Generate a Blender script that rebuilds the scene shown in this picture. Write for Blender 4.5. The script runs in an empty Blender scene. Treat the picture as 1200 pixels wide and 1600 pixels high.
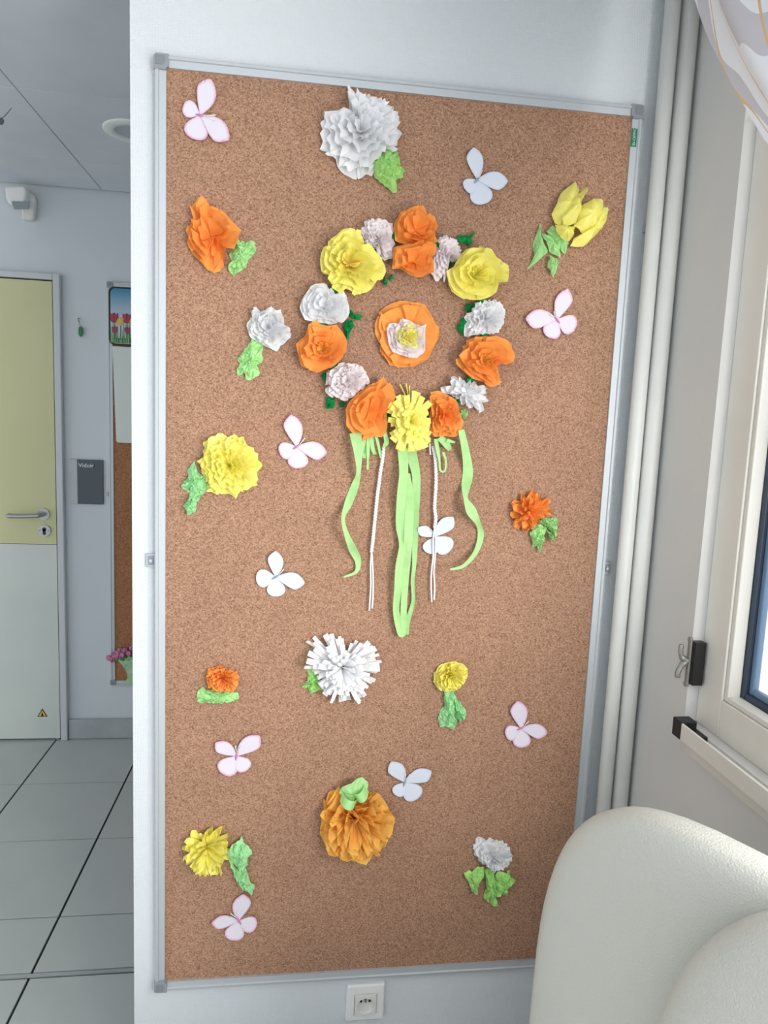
import bpy, bmesh, math, random
import numpy as np
from mathutils import Matrix, Vector

# ------------------------------------------------------------------ camera, world, light, exposure
scn = bpy.context.scene
COL = scn.collection
FOC = 1064.68                      # focal length in pixels of the 1200 x 1600 frame
FLOOR = 0.3193
CAM = np.array([0.2662, -1.3120, 1.1745 + FLOOR])
def _rot(rx, ry, rz):
    cx, sx, cy, sy, cz, sz = math.cos(rx), math.sin(rx), math.cos(ry), math.sin(ry), math.cos(rz), math.sin(rz)
    B = np.array([[1, 0, 0], [0, 0, -1], [0, 1, 0]], float)
    Rz = np.array([[cz, -sz, 0], [sz, cz, 0], [0, 0, 1]])
    Pt = np.array([[1, 0, 0], [0, cx, -sx], [0, sx, cx]])
    Ro = np.array([[cy, -sy, 0], [sy, cy, 0], [0, 0, 1]])
    return Ro @ Pt @ B @ Rz
RC = _rot(0.124129, 0.0417056, 0.1275712)
cd = bpy.data.cameras.new('camera'); cam = bpy.data.objects.new('camera', cd); COL.objects.link(cam)
cd.sensor_fit = 'VERTICAL'; cd.sensor_height = 24; cd.lens = FOC * 24 / 1600; cd.clip_start = 0.02
M = Matrix.Identity(4)
for i in range(3):
    M[i][0] = RC[0][i]; M[i][1] = -RC[1][i]; M[i][2] = -RC[2][i]; M[i][3] = CAM[i]
cam.matrix_world = M
scn.camera = cam

w = bpy.data.worlds.new('world'); scn.world = w; w.use_nodes = True
bg = w.node_tree.nodes['Background']; bg.inputs[0].default_value = (0.94, 0.97, 1.0, 1); bg.inputs[1].default_value = 0.58

def area(name, loc, target, sx, sy, power, color):
    l = bpy.data.lights.new(name, 'AREA'); l.shape = 'RECTANGLE'; l.size = sx; l.size_y = sy; l.energy = power; l.color = color
    o = bpy.data.objects.new(name, l); COL.objects.link(o); o.location = loc
    o.rotation_euler = (Vector(target) - Vector(loc)).to_track_quat('-Z', 'Y').to_euler()
    return o
area('window_right_offscreen', (1.15, -2.04, 1.58), (0.0, -2.05, 1.50), 1.95, 1.18, 76, (1.0, 0.985, 0.96))

scn.view_settings.view_transform = 'Standard'; scn.view_settings.look = 'None'
scn.view_settings.exposure = 1.08; scn.view_settings.gamma = 1.0
scn.view_settings.use_curve_mapping = False

# ------------------------------------------------------------------ helpers
def ray(px, py):
    return RC.T @ np.array([(px - 600) / FOC, (py - 800) / FOC, 1.0])
def PY(px, py, y=0.0):             # picture point -> point on the upright plane at depth y
    d = ray(px, py); return CAM + d * ((y - CAM[1]) / d[1])
def PXp(px, py, x):
    d = ray(px, py); return CAM + d * ((x - CAM[0]) / d[0])

WPOS = {}
def lin(c):
    return tuple(((v / 255) / 12.92 if v / 255 <= 0.04045 else ((v / 255 + 0.055) / 1.055) ** 2.4) for v in c) + (1,)

def add(name, verts, faces, mat, parent=None, smooth=False, origin=None):
    off = np.array(WPOS[parent.name]) if parent else np.array(origin if origin is not None else (0, 0, 0), float)
    me = bpy.data.meshes.new(name)
    me.from_pydata([tuple(np.array(v, float) - off) for v in verts], [], faces)
    me.materials.append(mat)
    if smooth: me.polygons.foreach_set('use_smooth', [True] * len(me.polygons))
    me.update()
    o = bpy.data.objects.new(name, me); COL.objects.link(o)
    if parent: o.parent = parent
    elif origin is not None: o.location = origin
    WPOS[o.name] = tuple(off)
    return o
def fixn(o):
    bm = bmesh.new(); bm.from_mesh(o.data); bmesh.ops.recalc_face_normals(bm, faces=bm.faces[:]); bm.to_mesh(o.data); bm.free(); return o
def empty(name, loc):
    o = bpy.data.objects.new(name, None); COL.objects.link(o); o.location = tuple(loc); o.empty_display_size = 0.05
    WPOS[o.name] = tuple(loc); return o
def tag(o, label=None, cat=None, group=None, kind=None):
    if label: o['label'] = label
    if cat: o['category'] = cat
    if group: o['group'] = group
    if kind: o['kind'] = kind
    return o

class MB:
    def __init__(s): s.v = []; s.f = []
    def put(s, vs, fs):
        b = len(s.v); s.v += [tuple(map(float, v)) for v in vs]; s.f += [tuple(i + b for i in f) for f in fs]; return s
    def box(s, x0, x1, y0, y1, z0, z1, bev=0.0):
        if bev <= 0:
            vs = [(x, y, z) for z in (z0, z1) for y in (y0, y1) for x in (x0, x1)]
            return s.put(vs, [(0, 2, 3, 1), (4, 5, 7, 6), (0, 1, 5, 4), (2, 6, 7, 3), (0, 4, 6, 2), (1, 3, 7, 5)])
        bm = bmesh.new(); bmesh.ops.create_cube(bm, size=1)
        for v in bm.verts:
            v.co = ((x0 + x1) / 2 + v.co.x * (x1 - x0), (y0 + y1) / 2 + v.co.y * (y1 - y0), (z0 + z1) / 2 + v.co.z * (z1 - z0))
        bmesh.ops.bevel(bm, geom=bm.edges[:], offset=bev, segments=2, affect='EDGES', profile=0.6)
        bm.verts.ensure_lookup_table()
        s.put([v.co[:] for v in bm.verts], [[v.index for v in f.verts] for f in bm.faces]); bm.free(); return s
    def tube(s, pts, r, n=8, cap=True):
        pts = [np.array(p, float) for p in pts]; b = []; rs = r if hasattr(r, '__len__') else [r] * len(pts)
        up = np.array([0.13, 0.31, 0.94])
        for i, p in enumerate(pts):
            t = pts[min(i + 1, len(pts) - 1)] - pts[max(i - 1, 0)]; t = t / (np.linalg.norm(t) + 1e-12)
            a = np.cross(t, up)
            if np.linalg.norm(a) < 0.05: a = np.cross(t, np.array([1.0, 0, 0]))
            a /= np.linalg.norm(a); c = np.cross(t, a)
            b += [p + rs[i] * (math.cos(2 * math.pi * k / n) * a + math.sin(2 * math.pi * k / n) * c) for k in range(n)]
        fs = [(i * n + k, i * n + (k + 1) % n, (i + 1) * n + (k + 1) % n, (i + 1) * n + k) for i in range(len(pts) - 1) for k in range(n)]
        if cap: fs += [tuple(reversed(range(n))), tuple(range((len(pts) - 1) * n, len(pts) * n))]
        return s.put(b, fs)
    def prism(s, poly, fn0, fn1):       # closed polygon between two placements
        n = len(poly); vs = [fn0(p) for p in poly] + [fn1(p) for p in poly]
        return s.put(vs, [tuple(range(n)), tuple(reversed(range(n, 2 * n)))] + [(i, i + n, (i + 1) % n + n, (i + 1) % n) for i in range(n)])
    def build(s, name, mat, parent=None, smooth=False, origin=None, fix=True):
        o = add(name, s.v, s.f, mat, parent, smooth, origin)
        return fixn(o) if fix else o
def bevel_mod(o, wd=0.003, seg=2):
    m = o.modifiers.new('bevel', 'BEVEL'); m.width = wd; m.segments = seg; m.limit_method = 'ANGLE'; return o

def crom(pts, n=8, closed=False):
    P = [np.array(p, float) for p in pts]; out = []; m = len(P)
    for i in range(m if closed else m - 1):
        p1 = P[i]; p2 = P[(i + 1) % m]
        p0 = P[(i - 1) % m] if (closed or i > 0) else 2 * p1 - p2
        p3 = P[(i + 2) % m] if (closed or i + 2 < m) else 2 * p2 - p1
        for k in range(n):
            t = k / n
            out.append(0.5 * (2 * p1 + (p2 - p0) * t + (2 * p0 - 5 * p1 + 4 * p2 - p3) * t * t + (3 * p1 - p0 - 3 * p2 + p3) * t ** 3))
    if not closed: out.append(P[-1])
    return out

# ------------------------------------------------------------------ materials
def mat(name, rgb, rough=0.6, metal=0.0, spec=0.5):
    m = bpy.data.materials.new(name); m.use_nodes = True
    b = m.node_tree.nodes['Principled BSDF']
    b.inputs['Base Color'].default_value = lin(rgb); b.inputs['Roughness'].default_value = rough
    b.inputs['Metallic'].default_value = metal; b.inputs['Specular IOR Level'].default_value = spec
    return m
def nd(m, t, **kw):
    n = m.node_tree.nodes.new(t)
    for k, v in kw.items():
        if k in n.inputs: n.inputs[k].default_value = v
        else: setattr(n, k, v)
    return n
def lk(m, a, b): m.node_tree.links.new(a, b)
def bsdf(m): return m.node_tree.nodes['Principled BSDF']
def noise_col(m, rgb2, scale, lo=0.4, hi=0.6, detail=4, coord='Object'):
    tc = nd(m, 'ShaderNodeTexCoord'); n = nd(m, 'ShaderNodeTexNoise', Scale=scale, Detail=detail)
    lk(m, tc.outputs[coord], n.inputs['Vector'])
    mr = nd(m, 'ShaderNodeMapRange'); mr.inputs[1].default_value = lo; mr.inputs[2].default_value = hi
    lk(m, n.outputs[0], mr.inputs[0])
    mx = nd(m, 'ShaderNodeMix', data_type='RGBA')
    mx.inputs[6].default_value = bsdf(m).inputs['Base Color'].default_value[:]; mx.inputs[7].default_value = lin(rgb2)
    lk(m, mr.outputs[0], mx.inputs[0]); lk(m, mx.outputs[2], bsdf(m).inputs['Base Color'])
    return n, mx
def bump(m, src, strength, dist=0.002):
    b = nd(m, 'ShaderNodeBump', Strength=strength, Distance=dist); lk(m, src, b.inputs['Height']); lk(m, b.outputs[0], bsdf(m).inputs['Normal']); return b

def wallpaper(name, rgb, strength=0.5):
    m = mat(name, rgb, 0.7, spec=0.25)
    tc = nd(m, 'ShaderNodeTexCoord')
    dn = nd(m, 'ShaderNodeTexNoise', Scale=60.0, Detail=2); lk(m, tc.outputs['Object'], dn.inputs['Vector'])
    va = nd(m, 'ShaderNodeVectorMath', operation='SCALE'); va.inputs['Scale'].default_value = 0.006; lk(m, dn.outputs['Color'], va.inputs[0])
    ad = nd(m, 'ShaderNodeVectorMath', operation='ADD'); lk(m, tc.outputs['Object'], ad.inputs[0]); lk(m, va.outputs[0], ad.inputs[1])
    w1 = nd(m, 'ShaderNodeTexWave', Scale=80.0, bands_direction='Z'); w2 = nd(m, 'ShaderNodeTexWave', Scale=65.0, bands_direction='X')
    lk(m, ad.outputs[0], w1.inputs[0]); lk(m, ad.outputs[0], w2.inputs[0])
    mu = nd(m, 'ShaderNodeMath', operation='MULTIPLY'); lk(m, w1.outputs['Fac'], mu.inputs[0]); lk(m, w2.outputs['Fac'], mu.inputs[1])
    bump(m, mu.outputs[0], strength, 0.0015)
    return m

m_wall = wallpaper('woven wallpaper', (214, 219, 222), 0.35)
m_wall_r = mat('painted wall', (212, 212, 209), 0.6, spec=0.3)
n_, _ = noise_col(m_wall_r, (207, 208, 206), 3.0); 
_n = nd(m_wall_r, 'ShaderNodeTexNoise', Scale=140.0, Detail=3); bump(m_wall_r, _n.outputs[0], 0.15, 0.002)
m_wall_b = mat('corridor wall paint', (208, 214, 218), 0.6, spec=0.3); noise_col(m_wall_b, (203, 210, 215), 2.0)
m_ceil = mat('ceiling panel', (214, 219, 226), 0.9, spec=0.1); noise_col(m_ceil, (208, 213, 221), 4.0)
m_tgrid = mat('ceiling joint', (120, 126, 130), 0.8)
m_dark = mat('dark door gap', (24, 26, 27), 0.8)  # near black, shade of the door gap put into the colour
m_tile = mat('floor tile', (186, 190, 188), 0.35, spec=0.4); noise_col(m_tile, (180, 186, 184), 5.0, 0.35, 0.65)
m_grout = mat('dark grout', (30, 32, 32), 0.8)
m_skirt = mat('skirting tile', (172, 177, 178), 0.5); noise_col(m_skirt, (160, 165, 166), 6.0)
m_frame_paint = mat('grey door frame paint', (198, 203, 206), 0.5)
m_door_y = mat('pale yellow laminate', (204, 203, 160), 0.5, spec=0.3); noise_col(m_door_y, (199, 199, 155), 2.0)
m_door_g = mat('pale grey green laminate', (206, 213, 206), 0.5, spec=0.3); noise_col(m_door_g, (199, 207, 202), 2.0)
m_steel = mat('brushed steel', (170, 170, 172), 0.35, 0.9)
m_alu = mat('anodised aluminium', (196, 202, 206), 0.55, 0.5)
m_alu2 = mat('matt aluminium rim', (190, 197, 202), 0.45, 0.6)
m_plast = mat('grey plastic corner', (142, 148, 153), 0.5)
m_plast2 = mat('grey plastic inset', (128, 134, 140), 0.55)
m_white_pl = mat('white plastic', (232, 233, 232), 0.3)
m_offwhite = mat('off white plastic', (222, 222, 218), 0.4)
m_black = mat('black plastic', (22, 22, 24), 0.4)
m_pipe = mat('white painted pipe', (226, 227, 222), 0.35); noise_col(m_pipe, (220, 221, 217), 5.0)
m_wframe = mat('white window profile', (224, 222, 214), 0.4); noise_col(m_wframe, (217, 215, 207), 4.0)
m_wblue = mat('dark blue window profile', (44, 56, 74), 0.4)
m_wblue2 = mat('blue grey glazing bead', (104, 130, 158), 0.4)
m_green_lab = mat('green label', (16, 120, 84), 0.5)
m_lab_txt = mat('pale label print', (190, 214, 200), 0.6)
m_sign = mat('slate grey plaque', (74, 84, 93), 0.5)
m_sign2 = mat('silver plaque strip', (168, 174, 177), 0.4, 0.3)
m_txt = mat('white lettering', (236, 238, 238), 0.6)
m_txt_d = mat('dark lettering', (30, 34, 38), 0.6)
m_lens = mat('grey sensor lens', (138, 150, 152), 0.3)

# cork: granules of three browns
def cork(name, a, b, c, d):
    m = mat(name, a, 0.85, spec=0.15)
    tc = nd(m, 'ShaderNodeTexCoord')
    v = nd(m, 'ShaderNodeTexVoronoi', Scale=470.0); lk(m, tc.outputs['Object'], v.inputs['Vector'])
    sp = nd(m, 'ShaderNodeSeparateColor'); lk(m, v.outputs['Color'], sp.inputs[0])
    r = nd(m, 'ShaderNodeValToRGB'); e = r.color_ramp.elements
    e[0].position = 0.0; e[0].color = lin(d); e[1].position = 1.0; e[1].color = lin(c)
    q = r.color_ramp.elements.new(0.22); q.color = lin(b); q = r.color_ramp.elements.new(0.6); q.color = lin(a)
    lk(m, sp.outputs[0], r.inputs[0])
    n = nd(m, 'ShaderNodeTexNoise', Scale=600.0, Detail=2); lk(m, tc.outputs['Object'], n.inputs['Vector'])
    n2 = nd(m, 'ShaderNodeTexNoise', Scale=7.0, Detail=3); lk(m, tc.outputs['Object'], n2.inputs['Vector'])
    mr = nd(m, 'ShaderNodeMapRange'); mr.inputs[1].default_value = 0.3; mr.inputs[2].default_value = 0.7; mr.inputs[3].default_value = 0.84; mr.inputs[4].default_value = 1.12
    lk(m, n.outputs[0], mr.inputs[0])
    mr2 = nd(m, 'ShaderNodeMapRange'); mr2.inputs[1].default_value = 0.3; mr2.inputs[2].default_value = 0.7; mr2.inputs[3].default_value = 0.95; mr2.inputs[4].default_value = 1.05
    lk(m, n2.outputs[0], mr2.inputs[0])
    mm = nd(m, 'ShaderNodeMath', operation='MULTIPLY'); lk(m, mr.outputs[0], mm.inputs[0]); lk(m, mr2.outputs[0], mm.inputs[1])
    h = nd(m, 'ShaderNodeHueSaturation'); lk(m, r.outputs[0], h.inputs['Color']); lk(m, mm.outputs[0], h.inputs['Value'])
    lk(m, h.outputs[0], bsdf(m).inputs['Base Color'])
    bump(m, sp.outputs[1], 0.25, 0.001)
    return m
m_cork = cork('cork', (167, 130, 107), (152, 116, 94), (187, 148, 121), (128, 95, 74))
m_cork_b = cork('corridor cork', (168, 116, 84), (150, 102, 72), (190, 140, 104), (116, 76, 52))

def tissue(name, rgb, rgb2=None, trans=0.2):
    m = bpy.data.materials.new(name); m.use_nodes = True; nt = m.node_tree; nt.nodes.clear()
    out = nd(m, 'ShaderNodeOutputMaterial'); df = nd(m, 'ShaderNodeBsdfDiffuse'); tr = nd(m, 'ShaderNodeBsdfTranslucent'); mx = nd(m, 'ShaderNodeMixShader')
    mx.inputs[0].default_value = trans
    tc = nd(m, 'ShaderNodeTexCoord'); n = nd(m, 'ShaderNodeTexNoise', Scale=55.0, Detail=3); lk(m, tc.outputs['Object'], n.inputs['Vector'])
    c = nd(m, 'ShaderNodeMix', data_type='RGBA'); c.inputs[6].default_value = lin(rgb); c.inputs[7].default_value = lin(rgb2 or rgb)
    mr = nd(m, 'ShaderNodeMapRange'); mr.inputs[1].default_value = 0.35; mr.inputs[2].default_value = 0.65; lk(m, n.outputs[0], mr.inputs[0]); lk(m, mr.outputs[0], c.inputs[0])
    oi = nd(m, 'ShaderNodeObjectInfo'); m2 = nd(m, 'ShaderNodeMapRange'); m2.inputs[3].default_value = 0.93; m2.inputs[4].default_value = 1.05; lk(m, oi.outputs['Random'], m2.inputs[0])
    hs = nd(m, 'ShaderNodeHueSaturation'); lk(m, c.outputs[2], hs.inputs['Color']); lk(m, m2.outputs[0], hs.inputs['Value'])
    n3 = nd(m, 'ShaderNodeTexNoise', Scale=160.0, Detail=3); lk(m, tc.outputs['Object'], n3.inputs['Vector'])
    bp = nd(m, 'ShaderNodeBump', Strength=0.35, Distance=0.002); lk(m, n3.outputs[0], bp.inputs['Height'])
    for s in (df, tr): lk(m, hs.outputs[0], s.inputs['Color']); lk(m, bp.outputs[0], s.inputs['Normal'])
    lk(m, df.outputs[0], mx.inputs[1]); lk(m, tr.outputs[0], mx.inputs[2]); lk(m, mx.outputs[0], out.inputs[0])
    return m
T_white = tissue('white tissue paper', (248, 248, 249), (244, 245, 247))
T_pinkw = tissue('pinkish white tissue paper', (250, 242, 243), (246, 237, 239))
T_orange = tissue('orange tissue paper', (255, 180, 100), (255, 171, 88))
T_yellow = tissue('yellow tissue paper', (255, 249, 146), (255, 245, 128))
T_amber = tissue('amber tissue paper', (255, 206, 112), (254, 198, 100))
T_lgreen = tissue('light green tissue paper', (194, 243, 170), (184, 238, 160))
T_lime = tissue('bright lime tissue paper', (190, 240, 148), (180, 234, 138))
T_mint = tissue('mint green tissue paper', (188, 243, 184), (178, 238, 174))
T_dgreen = tissue('dark green crepe paper', (44, 168, 92), (34, 146, 78))
T_ribbon = tissue('pale green ribbon paper', (190, 234, 164), (182, 228, 154), 0.2)
M_yarn = mat('white wool yarn', (238, 236, 238), 0.9)

# ------------------------------------------------------------------ room shell
XR = 0.985          # right wall plane
YW = 0.02           # face of the wall behind the board
ZC = 2.435          # ceiling
YB = 1.85           # corridor end wall
tag(MB().box(-0.045, XR + 0.10, YW, YW + 0.12, 0, ZC + 0.08).build('wall_front', m_wall), kind='structure')
tag(MB().box(-3.2, XR + 0.10, YB, YB + 0.12, 0, ZC + 0.08).build('wall_back', m_wall_b), kind='structure')
# right wall with a wide window opening
WY0, WY1, WZ0, WZ1 = -0.19, -3.02, 0.978, 2.17
wr = MB()
wr.box(XR, XR + 0.10, WY0, YW, 0, ZC + 0.08); wr.box(XR, XR + 0.10, -3.4, WY1, 0, ZC + 0.08)
wr.box(XR, XR + 0.10, WY1, WY0, 0, WZ0); wr.box(XR, XR + 0.10, WY1, WY0, WZ1, ZC + 0.08)
tag(wr.build('wall_right', m_wall_r), kind='structure')
tag(MB().box(XR, XR + 0.10, YW + 0.12, YB, 0, ZC + 0.08).build('wall_side', m_wall_b), kind='structure')

# floor: dark slab with single tiles
fl = tag(MB().box(-3.2, XR + 0.10, -3.4, YB, -0.08, -0.004).build('floor', m_grout), kind='structure')
xs = [-0.81 + 0.4 * k for k in range(-6, 6)]
ys = [1.83, 1.44, 1.05, 0.66, 0.447]; ys2 = [0.430 - 0.395 * k for k in range(0, 10)]
rows = list(zip(ys[:-1], ys[1:])) + list(zip(ys2[:-1], ys2[1:])) + [(1.85, 1.832)]
tcache = {}
g = 0.0025
for (ya, yb) in rows:
    for xa, xb in zip(xs[:-1], xs[1:]):
        xb = min(xb, XR)
        if xb - xa < 0.02: continue
        key = (round(xb - xa, 3), round(ya - yb, 3))
        if key not in tcache:
            o = MB().box(g * 1.4, xb - xa - g * 1.4, g, ya - yb - g, -0.01, 0, 0.0012).build('tile', m_tile, fl); tcache[key] = o.data
        else:
            o = bpy.data.objects.new('tile', tcache[key]); COL.objects.link(o); o.parent = fl
        o.location = (xa, yb, 0)
MB().box(-3.2, XR, 0.4335, 0.4435, -0.01, 0.001).build('joint_strip', m_skirt, fl)

# ceiling: single panels over a joint slab
ce = tag(MB().box(-3.2, XR + 0.10, -3.4, YB, ZC + 0.030, ZC + 0.08).build('ceiling', m_tgrid), kind='structure')
cx = [-0.585 + 0.6 * k for k in range(-4, 4)]; cy = [1.837, 1.509, 0.947] + [0.947 - 0.565 * k for k in range(1, 8)]
ccache = {}
for ya, yb in zip(cy[:-1], cy[1:]):
    for xa, xb in zip(cx[:-1], cx[1:]):
        xb = min(xb, XR)
        key = (round(xb - xa, 3), round(ya - yb, 3))
        if key not in ccache:
            o = MB().box(0.0016, xb - xa - 0.0016, 0.0012, ya - yb - 0.0012, 0, 0.012, 0.002).build('ceiling_panel', m_ceil, ce); ccache[key] = o.data
        else:
            o = bpy.data.objects.new('ceiling_panel', ccache[key]); COL.objects.link(o); o.parent = ce
        o.location = (xa, yb, ZC)

# skirting of the corridor end wall
sk = tag(MB().box(-0.755, XR, YB - 0.012, YB, 0, 0.088).build('baseboard_back', m_grout), kind='structure')
xx = -0.755
while xx < XR - 0.05:
    MB().box(xx + 0.001, min(xx + 0.398, XR), YB - 0.016, YB - 0.004, 0.002, 0.095, 0.002).build('skirting_tile', m_skirt, sk); xx += 0.4

# ------------------------------------------------------------------ corridor door
door = tag(empty('door_1', (-1.25, YB, 0)), kind='structure', label='two-tone door, pale yellow above and grey green below')
DX0, DX1 = -1.70, -0.786
fr = MB()
fr.box(DX1, -0.757, YB - 0.030, YB, 0, 2.079); fr.box(DX0 - 0.03, DX0, YB - 0.030, YB, 0, 2.079); fr.box(DX0, DX1, YB - 0.030, YB, 2.053, 2.079)
bevel_mod(fr.build('door_frame', m_frame_paint, door), 0.004)
MB().box(DX0, DX1, YB - 0.006, YB - 0.002, 0.0, 2.053).build('door_gap_shade', m_dark, door)  # black sheet behind the door panels, stands in for shade in the gap
MB().box(DX0 + 0.005, DX1 - 0.005, YB - 0.022, YB - 0.004, 0.916, 2.047).build('upper_panel', m_door_y, door)
MB().box(DX0 + 0.005, DX1 - 0.005, YB - 0.022, YB - 0.004, 0.010, 0.914).build('lower_panel', m_door_g, door)
hy = YB - 0.022
rose = MB().tube([(-0.842, hy, 1.051), (-0.842, hy - 0.009, 1.051)], 0.026, 20).build('handle_rose', m_steel, door)
pts = crom([(-0.842, hy - 0.009, 1.051), (-0.842, hy - 0.04, 1.051), (-0.852, hy - 0.052, 1.050), (-0.90, hy - 0.054, 1.047), (-0.955, hy - 0.054, 1.046), (-0.970, hy - 0.048, 1.046), (-0.974, hy - 0.030, 1.046)], 5)
MB().tube(pts, 0.0095, 12).build('door_handle', m_steel, door, True)
lk_ = MB().tube([(-0.839, hy, 0.977), (-0.839, hy - 0.008, 0.977)], 0.026, 20).build('lock_rose', m_steel, door)
MB().tube([(-0.839, hy - 0.008, 0.984), (-0.839, hy - 0.010, 0.984)], 0.0085, 12).box(-0.845, -0.833, hy - 0.010, hy - 0.008, 0.960, 0.984).build('keyhole', m_black, lk_)
for sx in (-1, 1): MB().tube([(-0.839 + sx * 0.0185, hy - 0.008, 0.977), (-0.839 + sx * 0.0185, hy - 0.0095, 0.977)], 0.0028, 8).build('screw', m_plast2, lk_)
def tri(cx_, cz_, r, y0, y1, m, name, par):
    p = [(cx_ + r * math.sin(a), cz_ + r * math.cos(a)) for a in (0, 2 * math.pi / 3, 4 * math.pi / 3)]
    return MB().prism(p, lambda q: (q[0], y0, q[1]), lambda q: (q[0], y1, q[1])).build(name, m, par)
st = tri(-0.866, 0.128, 0.026, hy, hy - 0.0010, m_black, 'warning_sticker', door)
tri(-0.866, 0.128, 0.0185, hy - 0.0010, hy - 0.0016, mat('warning yellow', (226, 190, 96), 0.5), 'yellow_field', st)
MB().prism([(-0.871, 0.119), (-0.861, 0.119), (-0.8625, 0.128), (-0.866, 0.138), (-0.8695, 0.128)], lambda q: (q[0], hy - 0.0016, q[1]), lambda q: (q[0], hy - 0.0021, q[1])).build('flame_mark', m_black, st)

# motion sensor
sn = tag(empty('motion_sensor', (-0.905, YB, 2.35)), 'white motion sensor on the wall just below the ceiling', 'sensor')
def wpoly(pxs, y0, y1, m, name, par, smooth=False):
    p = [PY(a, b, y0) for a, b in pxs]
    return MB().prism(p, lambda q: (q[0], y0, q[2]), lambda q: (q[0], y1, q[2])).build(name, m, par, smooth)
bevel_mod(wpoly([(38, 303), (55, 306), (60, 314), (57, 345), (52, 347), (38, 346)], YB - 0.001, YB - 0.035, m_offwhite, 'wall_bracket', sn), 0.008, 3)
bevel_mod(wpoly([(15, 298), (46, 297), (49, 305), (45, 327), (21, 325), (17, 315)], YB - 0.03, YB - 0.085, m_white_pl, 'sensor_head', sn), 0.010, 3)
wpoly([(18.5, 315), (46.5, 315.5), (45, 327), (23, 327)], YB - 0.083, YB - 0.089, m_lens, 'sensor_lens', sn)

# room sign
sg = tag(empty('room_sign', (-0.66, YB, 1.097)), 'slate grey room plaque with silver strip and white lettering', 'sign')
MB().box(-0.703, -0.594, YB - 0.010, YB, 1.098, 1.296, 0.0015).build('plaque', m_sign, sg)
MB().box(-0.734, -0.703, YB - 0.008, YB, 1.098, 1.296, 0.0015).build('silver_strip', m_sign2, sg)
def text(body, size, loc, m, par, name, rot=(math.pi / 2, 0, 0), ext=0.0003):
    c = bpy.data.curves.new(name, 'FONT'); c.body = body; c.size = size; c.extrude = ext; c.resolution_u = 2
    t = bpy.data.objects.new(name, c); COL.objects.link(t)
    dg = bpy.context.evaluated_depsgraph_get(); me = bpy.data.meshes.new_from_object(t.evaluated_get(dg))
    bpy.data.objects.remove(t); o = bpy.data.objects.new(name, me); COL.objects.link(o); me.materials.clear(); me.materials.append(m)
    o.parent = par; o.location = tuple(np.array(loc) - np.array(WPOS[par.name])); o.rotation_euler = rot; WPOS[o.name] = tuple(loc)
    return o
text('Vidoir', 0.026, (-0.697, YB - 0.0105, 1.262), m_txt, sg, 'lettering')
text('1', 0.024, (-0.636, YB - 0.0105, 1.262), m_txt_d, sg, 'numeral')

# hook with green tag
hk = tag(empty('key_tag', (-0.683, YB, 1.85)), 'small green key tag hanging from a wall hook', 'key tag')
MB().tube(crom([(-0.688, YB, 1.903), (-0.688, YB - 0.014, 1.902), (-0.687, YB - 0.018, 1.895), (-0.686, YB - 0.013, 1.888)], 4), 0.0025, 8).build('hook', m_steel, hk, True)
MB().tube(crom([(-0.686, YB - 0.013, 1.888), (-0.683, YB - 0.015, 1.880), (-0.681, YB - 0.014, 1.872)], 4), 0.0022, 6).build('chain', m_steel, hk, True)
tp = [(-0.680 + 0.0085 * math.cos(a) , 1.8475 + 0.022 * math.sin(a) / max(0.75, abs(math.sin(a)) ** 0.3)) for a in [2 * math.pi * k / 20 for k in range(20)]]
bevel_mod(MB().prism(tp, lambda q: (q[0], YB - 0.006, q[1]), lambda q: (q[0], YB - 0.016, q[1])).build('green_tag', mat('green plastic', (22, 118, 70), 0.35), hk), 0.002)

# recessed ceiling light
cl = tag(empty('recessed_ceiling_light', (-0.305, 1.19, ZC)), 'round white recessed light in the corridor ceiling', 'ceiling light')
lp = [(0.100, 0.0), (0.100, -0.002), (0.094, -0.005), (0.066, -0.007), (0.060, -0.003), (0.058, 0.003)]
vs = [(-0.305 + r * math.cos(a), 1.19 + r * math.sin(a), ZC + z) for r, z in lp for a in [2 * math.pi * k / 36 for k in range(36)]]
fs = [(j * 36 + k, j * 36 + (k + 1) % 36, (j + 1) * 36 + (k + 1) % 36, (j + 1) * 36 + k) for j in range(len(lp) - 1) for k in range(36)]
add('trim_ring', vs, fs, m_white_pl, cl, True)
vs = [(-0.305 + r * math.cos(a), 1.19 + r * math.sin(a), ZC + z) for r, z in ((0.060, -0.002), (0.035, -0.0014), (0.001, -0.0012)) for a in [2 * math.pi * k / 24 for k in range(24)]]
fs = [(j * 24 + k, j * 24 + (k + 1) % 24, (j + 1) * 24 + (k + 1) % 24, (j + 1) * 24 + k) for j in range(2) for k in range(24)]
add('diffuser', vs, fs, mat('frosted diffuser', (176, 184, 192), 0.5), cl, True)

# ornament hanging in the corridor
orn = tag(empty('hanging_ornament', PY(-6, 192, 0.9)), 'dark grey winged paper ornament hanging from the ceiling on a thread', 'ornament')
m_orn = mat('dark grey card', (78, 82, 92), 0.7)
oc = PY(-6, 192, 0.9)
for (tx, ty, wd) in ((9, 191, 0.010), (-24, 186, 0.012), (-20, 204, 0.010)):
    tpnt = PY(tx, ty, 0.9); d = tpnt - oc; L = np.linalg.norm(d); d = d / L; q = np.array([-d[2], 0, d[0]])
    oln = [(0, 0), (.3, .7), (.65, 1), (.92, .6), (1, 0), (.92, -.6), (.65, -1), (.3, -.6)]
    MB().prism(oln, lambda u: oc + d * L * u[0] + q * wd * u[1] + np.array([0, -0.01 * u[0], 0]), lambda u: oc + d * L * u[0] + q * wd * u[1] + np.array([0, -0.01 * u[0] - 0.0012, 0])).build('wing', m_orn, orn)
MB().tube([oc + (0, -0.002, -0.018), oc + (0, -0.002, 0.016)], 0.004, 8).build('body', m_orn, orn)
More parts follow.
